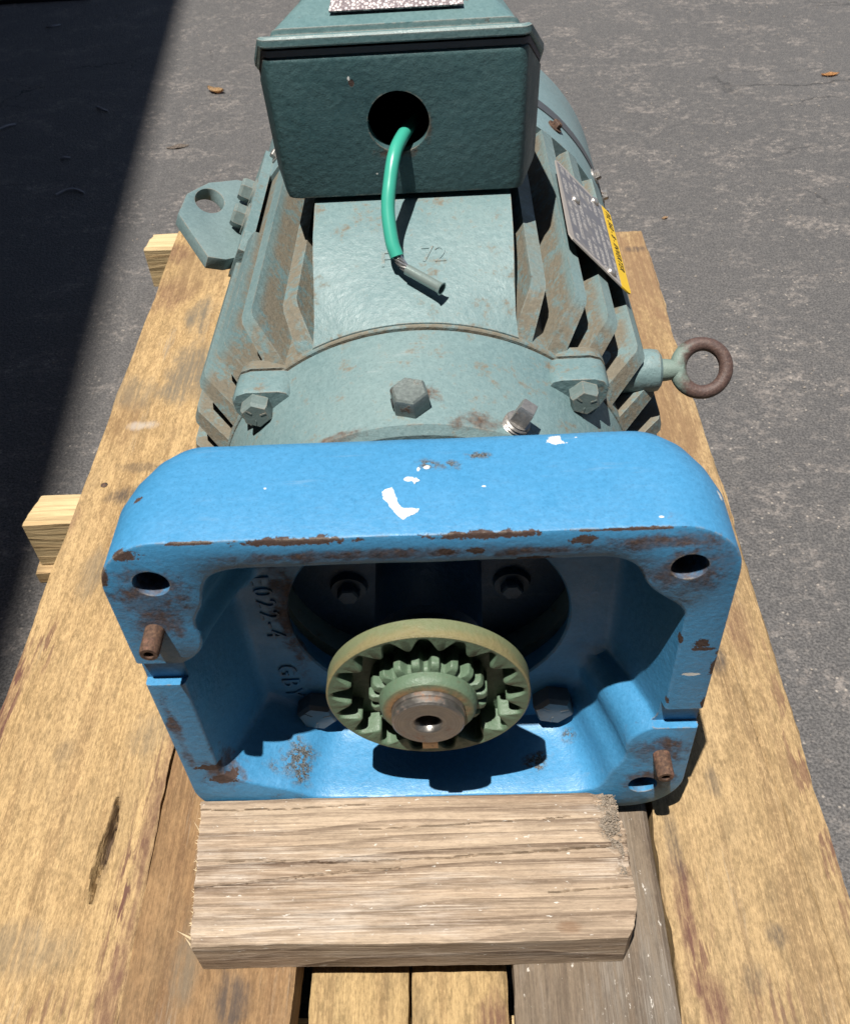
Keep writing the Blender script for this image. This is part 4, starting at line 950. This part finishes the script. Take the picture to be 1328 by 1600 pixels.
def coup_mat():
    m, g, b, P = start('worn green coupling', MB)
    n1 = noise(g, P, 40, 5, 0.65); n2 = noise(g, P, 300, 4, 0.65); n3 = noise(g, P, 1000, 2, 0.5)
    q = vmath(g, 'SUBTRACT', P, AX); rad = vmath(g, 'LENGTH', vmath(g, 'MULTIPLY', q, (1, 0, 1))); sy = node(g, 'ShaderNodeSeparateXYZ', {0: P}).outputs[1]
    c = mix(g, n1, (0.085, 0.145, 0.092), (0.12, 0.175, 0.112))
    rub = math_(g, 'MULTIPLY', rng(g, rad, 0.0715, 0.0728), rng(g, math_(g, 'MULTIPLY_ADD', math_(g, 'SUBTRACT', n1, 0.5), 0.02, sy), 0.010, 0.001))
    c = mix(g, math_(g, 'MULTIPLY', rub, 0.85), c, mix(g, n2, (0.19, 0.12, 0.055), (0.30, 0.205, 0.105)))
    olive = math_(g, 'MULTIPLY', rng(g, rad, 0.0715, 0.0728), 0.6)
    c = mix(g, olive, c, mix(g, n2, (0.165, 0.17, 0.08), (0.235, 0.225, 0.11)))
    core = math_(g, 'MULTIPLY', rng(g, rad, 0.034, 0.028), rng(g, n1, 0.3, 0.6))
    c = mix(g, core, c, mix(g, n2, (0.24, 0.13, 0.055), (0.36, 0.23, 0.12)))
    c = mix(g, math_(g, 'MULTIPLY', rng(g, n2, 0.55, 0.72), 0.4), c, (0.10, 0.07, 0.04))
    finish_mat(g, b, c, rng(g, n2, 0.3, 0.7, 0.42, 0.62), bump(g, math_(g, 'ADD', noise(g, P, 220, 3, 0.5), math_(g, 'MULTIPLY', n3, 0.5)), 0.6, 0.0009))
    return m
m_coup = coup_mat()
coup = obj('coupling_flange', bm, m_coup, motor, ang=32)
NH = 19 * 20
def tooth_hub(k):
    t = (k / 20.0 + 0.5) % 1.0; s = abs(t - 0.5) * 2
    e = max(0.0, min(1.0, (s - 0.22) / 0.45)); e = e * e * (3 - 2 * e); return 0.0357 + 0.0072 * e
Rh = [tooth_hub(k) for k in range(NH)]
def hring(rs, y): return [Vector((r * math.cos(2 * PI * k / NH + PI / 2), y, ZS + r * math.sin(2 * PI * k / NH + PI / 2))) for k, r in enumerate(rs)]
hc = lambda r: [r] * NH
bm = bmesh.new()
loft(bm, [hring(hc(0.0264), -0.0125), hring(hc(0.0300), -0.0125), hring(hc(0.0325), -0.0118), hring(hc(0.0342), -0.0098), hring(hc(0.0350), -0.0068), hring(hc(0.0351), -0.0035), hring([min(r, 0.0355) for r in Rh], -0.0030), hring([r - 0.0030 for r in Rh], -0.0028), hring([r - 0.0013 for r in Rh], -0.0018),
          hring([r - 0.0003 for r in Rh], -0.0004), hring(Rh, 0.0010), hring(Rh, 0.0160), hring(hc(0.0264), 0.0160)], closed=True)
obj('toothed_hub', bm, m_coup, coup, ang=32)

# ------------------------------------------------------------------ litter on the asphalt
def leaf(name, x, y, L, W, rz, curl, col, label):
    bm = bmesh.new(); n, mm = 10, 4; V = {}
    for i in range(n + 1):
        t = i / n; wdt = W * math.sin(PI * min(1, t * 0.97 + 0.03)) ** 0.8
        for j in range(-mm, mm + 1):
            s = j / mm; px = (t - 0.5) * L; py = s * wdt / 2 * (1 + 0.15 * math.sin(7 * t + s * 2))
            V[i, j] = bm.verts.new((px, py, 0.0018 + curl * (s * s * 0.6 + (t - 0.5) ** 2 * 2.2) + 0.0012 * math.sin(9 * t + 3 * s)))
    for i in range(n):
        for j in range(-mm, mm): bm.faces.new((V[i, j], V[i + 1, j], V[i + 1, j + 1], V[i, j + 1]))
    bmesh.ops.solidify(bm, geom=bm.faces[:], thickness=0.0006)
    m_ = Matrix.Translation((x, y, GZ)) @ Matrix.Rotation(rz, 4, 'Z'); bmesh.ops.transform(bm, matrix=m_, verts=bm.verts)
    return tag(obj(name, bm, plain('dry leaf ' + label[:9], col, 0.7, var=0.4, scale=160), ang=60, local=(x, y, GZ)), label, 'leaf')
leaf('dry_leaf', -0.536, 1.975, 0.05, 0.022, -0.5, 0.010, (0.50, 0.32, 0.16), 'curled tan dry leaf on sunlit asphalt left of the junction box')
leaf('dry_leaf', 0.912, 1.883, 0.042, 0.017, 0.1, 0.004, (0.50, 0.25, 0.09), 'small orange dry leaf on asphalt in the upper right corner')
leaf('dry_leaf', -0.574, 1.675, 0.05, 0.02, 0.2, 0.001, (0.21, 0.17, 0.14), 'flattened brown leaf on the asphalt at the shadow edge')
leaf('dry_leaf', 0.425, 1.256, 0.013, 0.006, 0.3, 0.002, (0.55, 0.36, 0.2), 'tiny tan leaf scrap on asphalt right of the rating plate')
m_straw = plain('pale straw', (0.30, 0.30, 0.33), 0.6)
for (x, y, L, rz, cv, lab) in ((-0.802, 1.904, 0.045, -0.75, 0.1, 'thick pale straw bit in the shade nearest the sunlit edge'), (-1.01, 1.828, 0.045, 0.7, 0.05, 'thin pale straw bit in the shade at the far left'),
                               (-1.095, 2.52, 0.04, 0.3, 0.3, 'short pale straw scrap in the shade near the black mat'), (-0.762, 1.478, 0.06, 0.02, -0.25, 'long bowed straw bit in the shade level with the lifting lug'),
                               (-0.819, 1.642, 0.022, 0.1, 0.1, 'stubby pale straw flake in the shade just behind the bowed straw')):
    bm = bmesh.new(); pts_ = []
    for k in range(9):
        t = k / 8 - 0.5; px, py = t * L, cv * L * (t * t * 4 - 0.5); pts_.append(Vector((x + px * math.cos(rz) - py * math.sin(rz), y + px * math.sin(rz) + py * math.cos(rz), GZ + 0.0034 + 0.002 * math.cos(5 * t))))
    tube(bm, pts_, 0.0026 if L > 0.042 else 0.0022, 6)
    tag(obj('straw_bit', bm, m_straw, ang=60, local=(x, y, GZ)), lab, 'straw', 'bits of straw on the shaded asphalt')
bm = bmesh.new()
for k in range(5200):
    x = random.uniform(-1.6, 1.7); y = random.uniform(-0.3, 3.2)
    if -0.5 < x < 0.34 and y < 1.1: continue
    if fbm(x * 3, y * 5, 2, 3) < 0.0 and random.random() < 0.85: continue
    s = random.choice((0.0007, 0.0009, 0.0012, 0.0012, 0.0018, 0.0022)) * random.uniform(0.7, 1.3); c = Vector((x, y, GZ + s * 0.35)); a = random.uniform(0, PI)
    vs_ = [bm.verts.new(c + Vector((math.cos(a + t) * s * random.uniform(0.7, 1.4), math.sin(a + t) * s * random.uniform(0.7, 1.2), random.uniform(-.2, .2) * s))) for t in (0, 1.6, 3.1, 4.7)]
    tp = bm.verts.new(c + Vector((0, 0, s * 0.8))); bo = bm.verts.new(c - Vector((0, 0, s * 0.5)))
    for i in range(4): bm.faces.new((vs_[i], vs_[(i + 1) % 4], tp)); bm.faces.new((vs_[(i + 1) % 4], vs_[i], bo))
tag(obj('loose_grit', bm, plain('pale grit', (0.27, 0.235, 0.205), 0.8, var=0.8, scale=90), ang=20), 'loose pale grit scattered over the asphalt', 'grit', kind='stuff')

for o in bpy.data.objects:
    if '_b' in o: del o['_b']
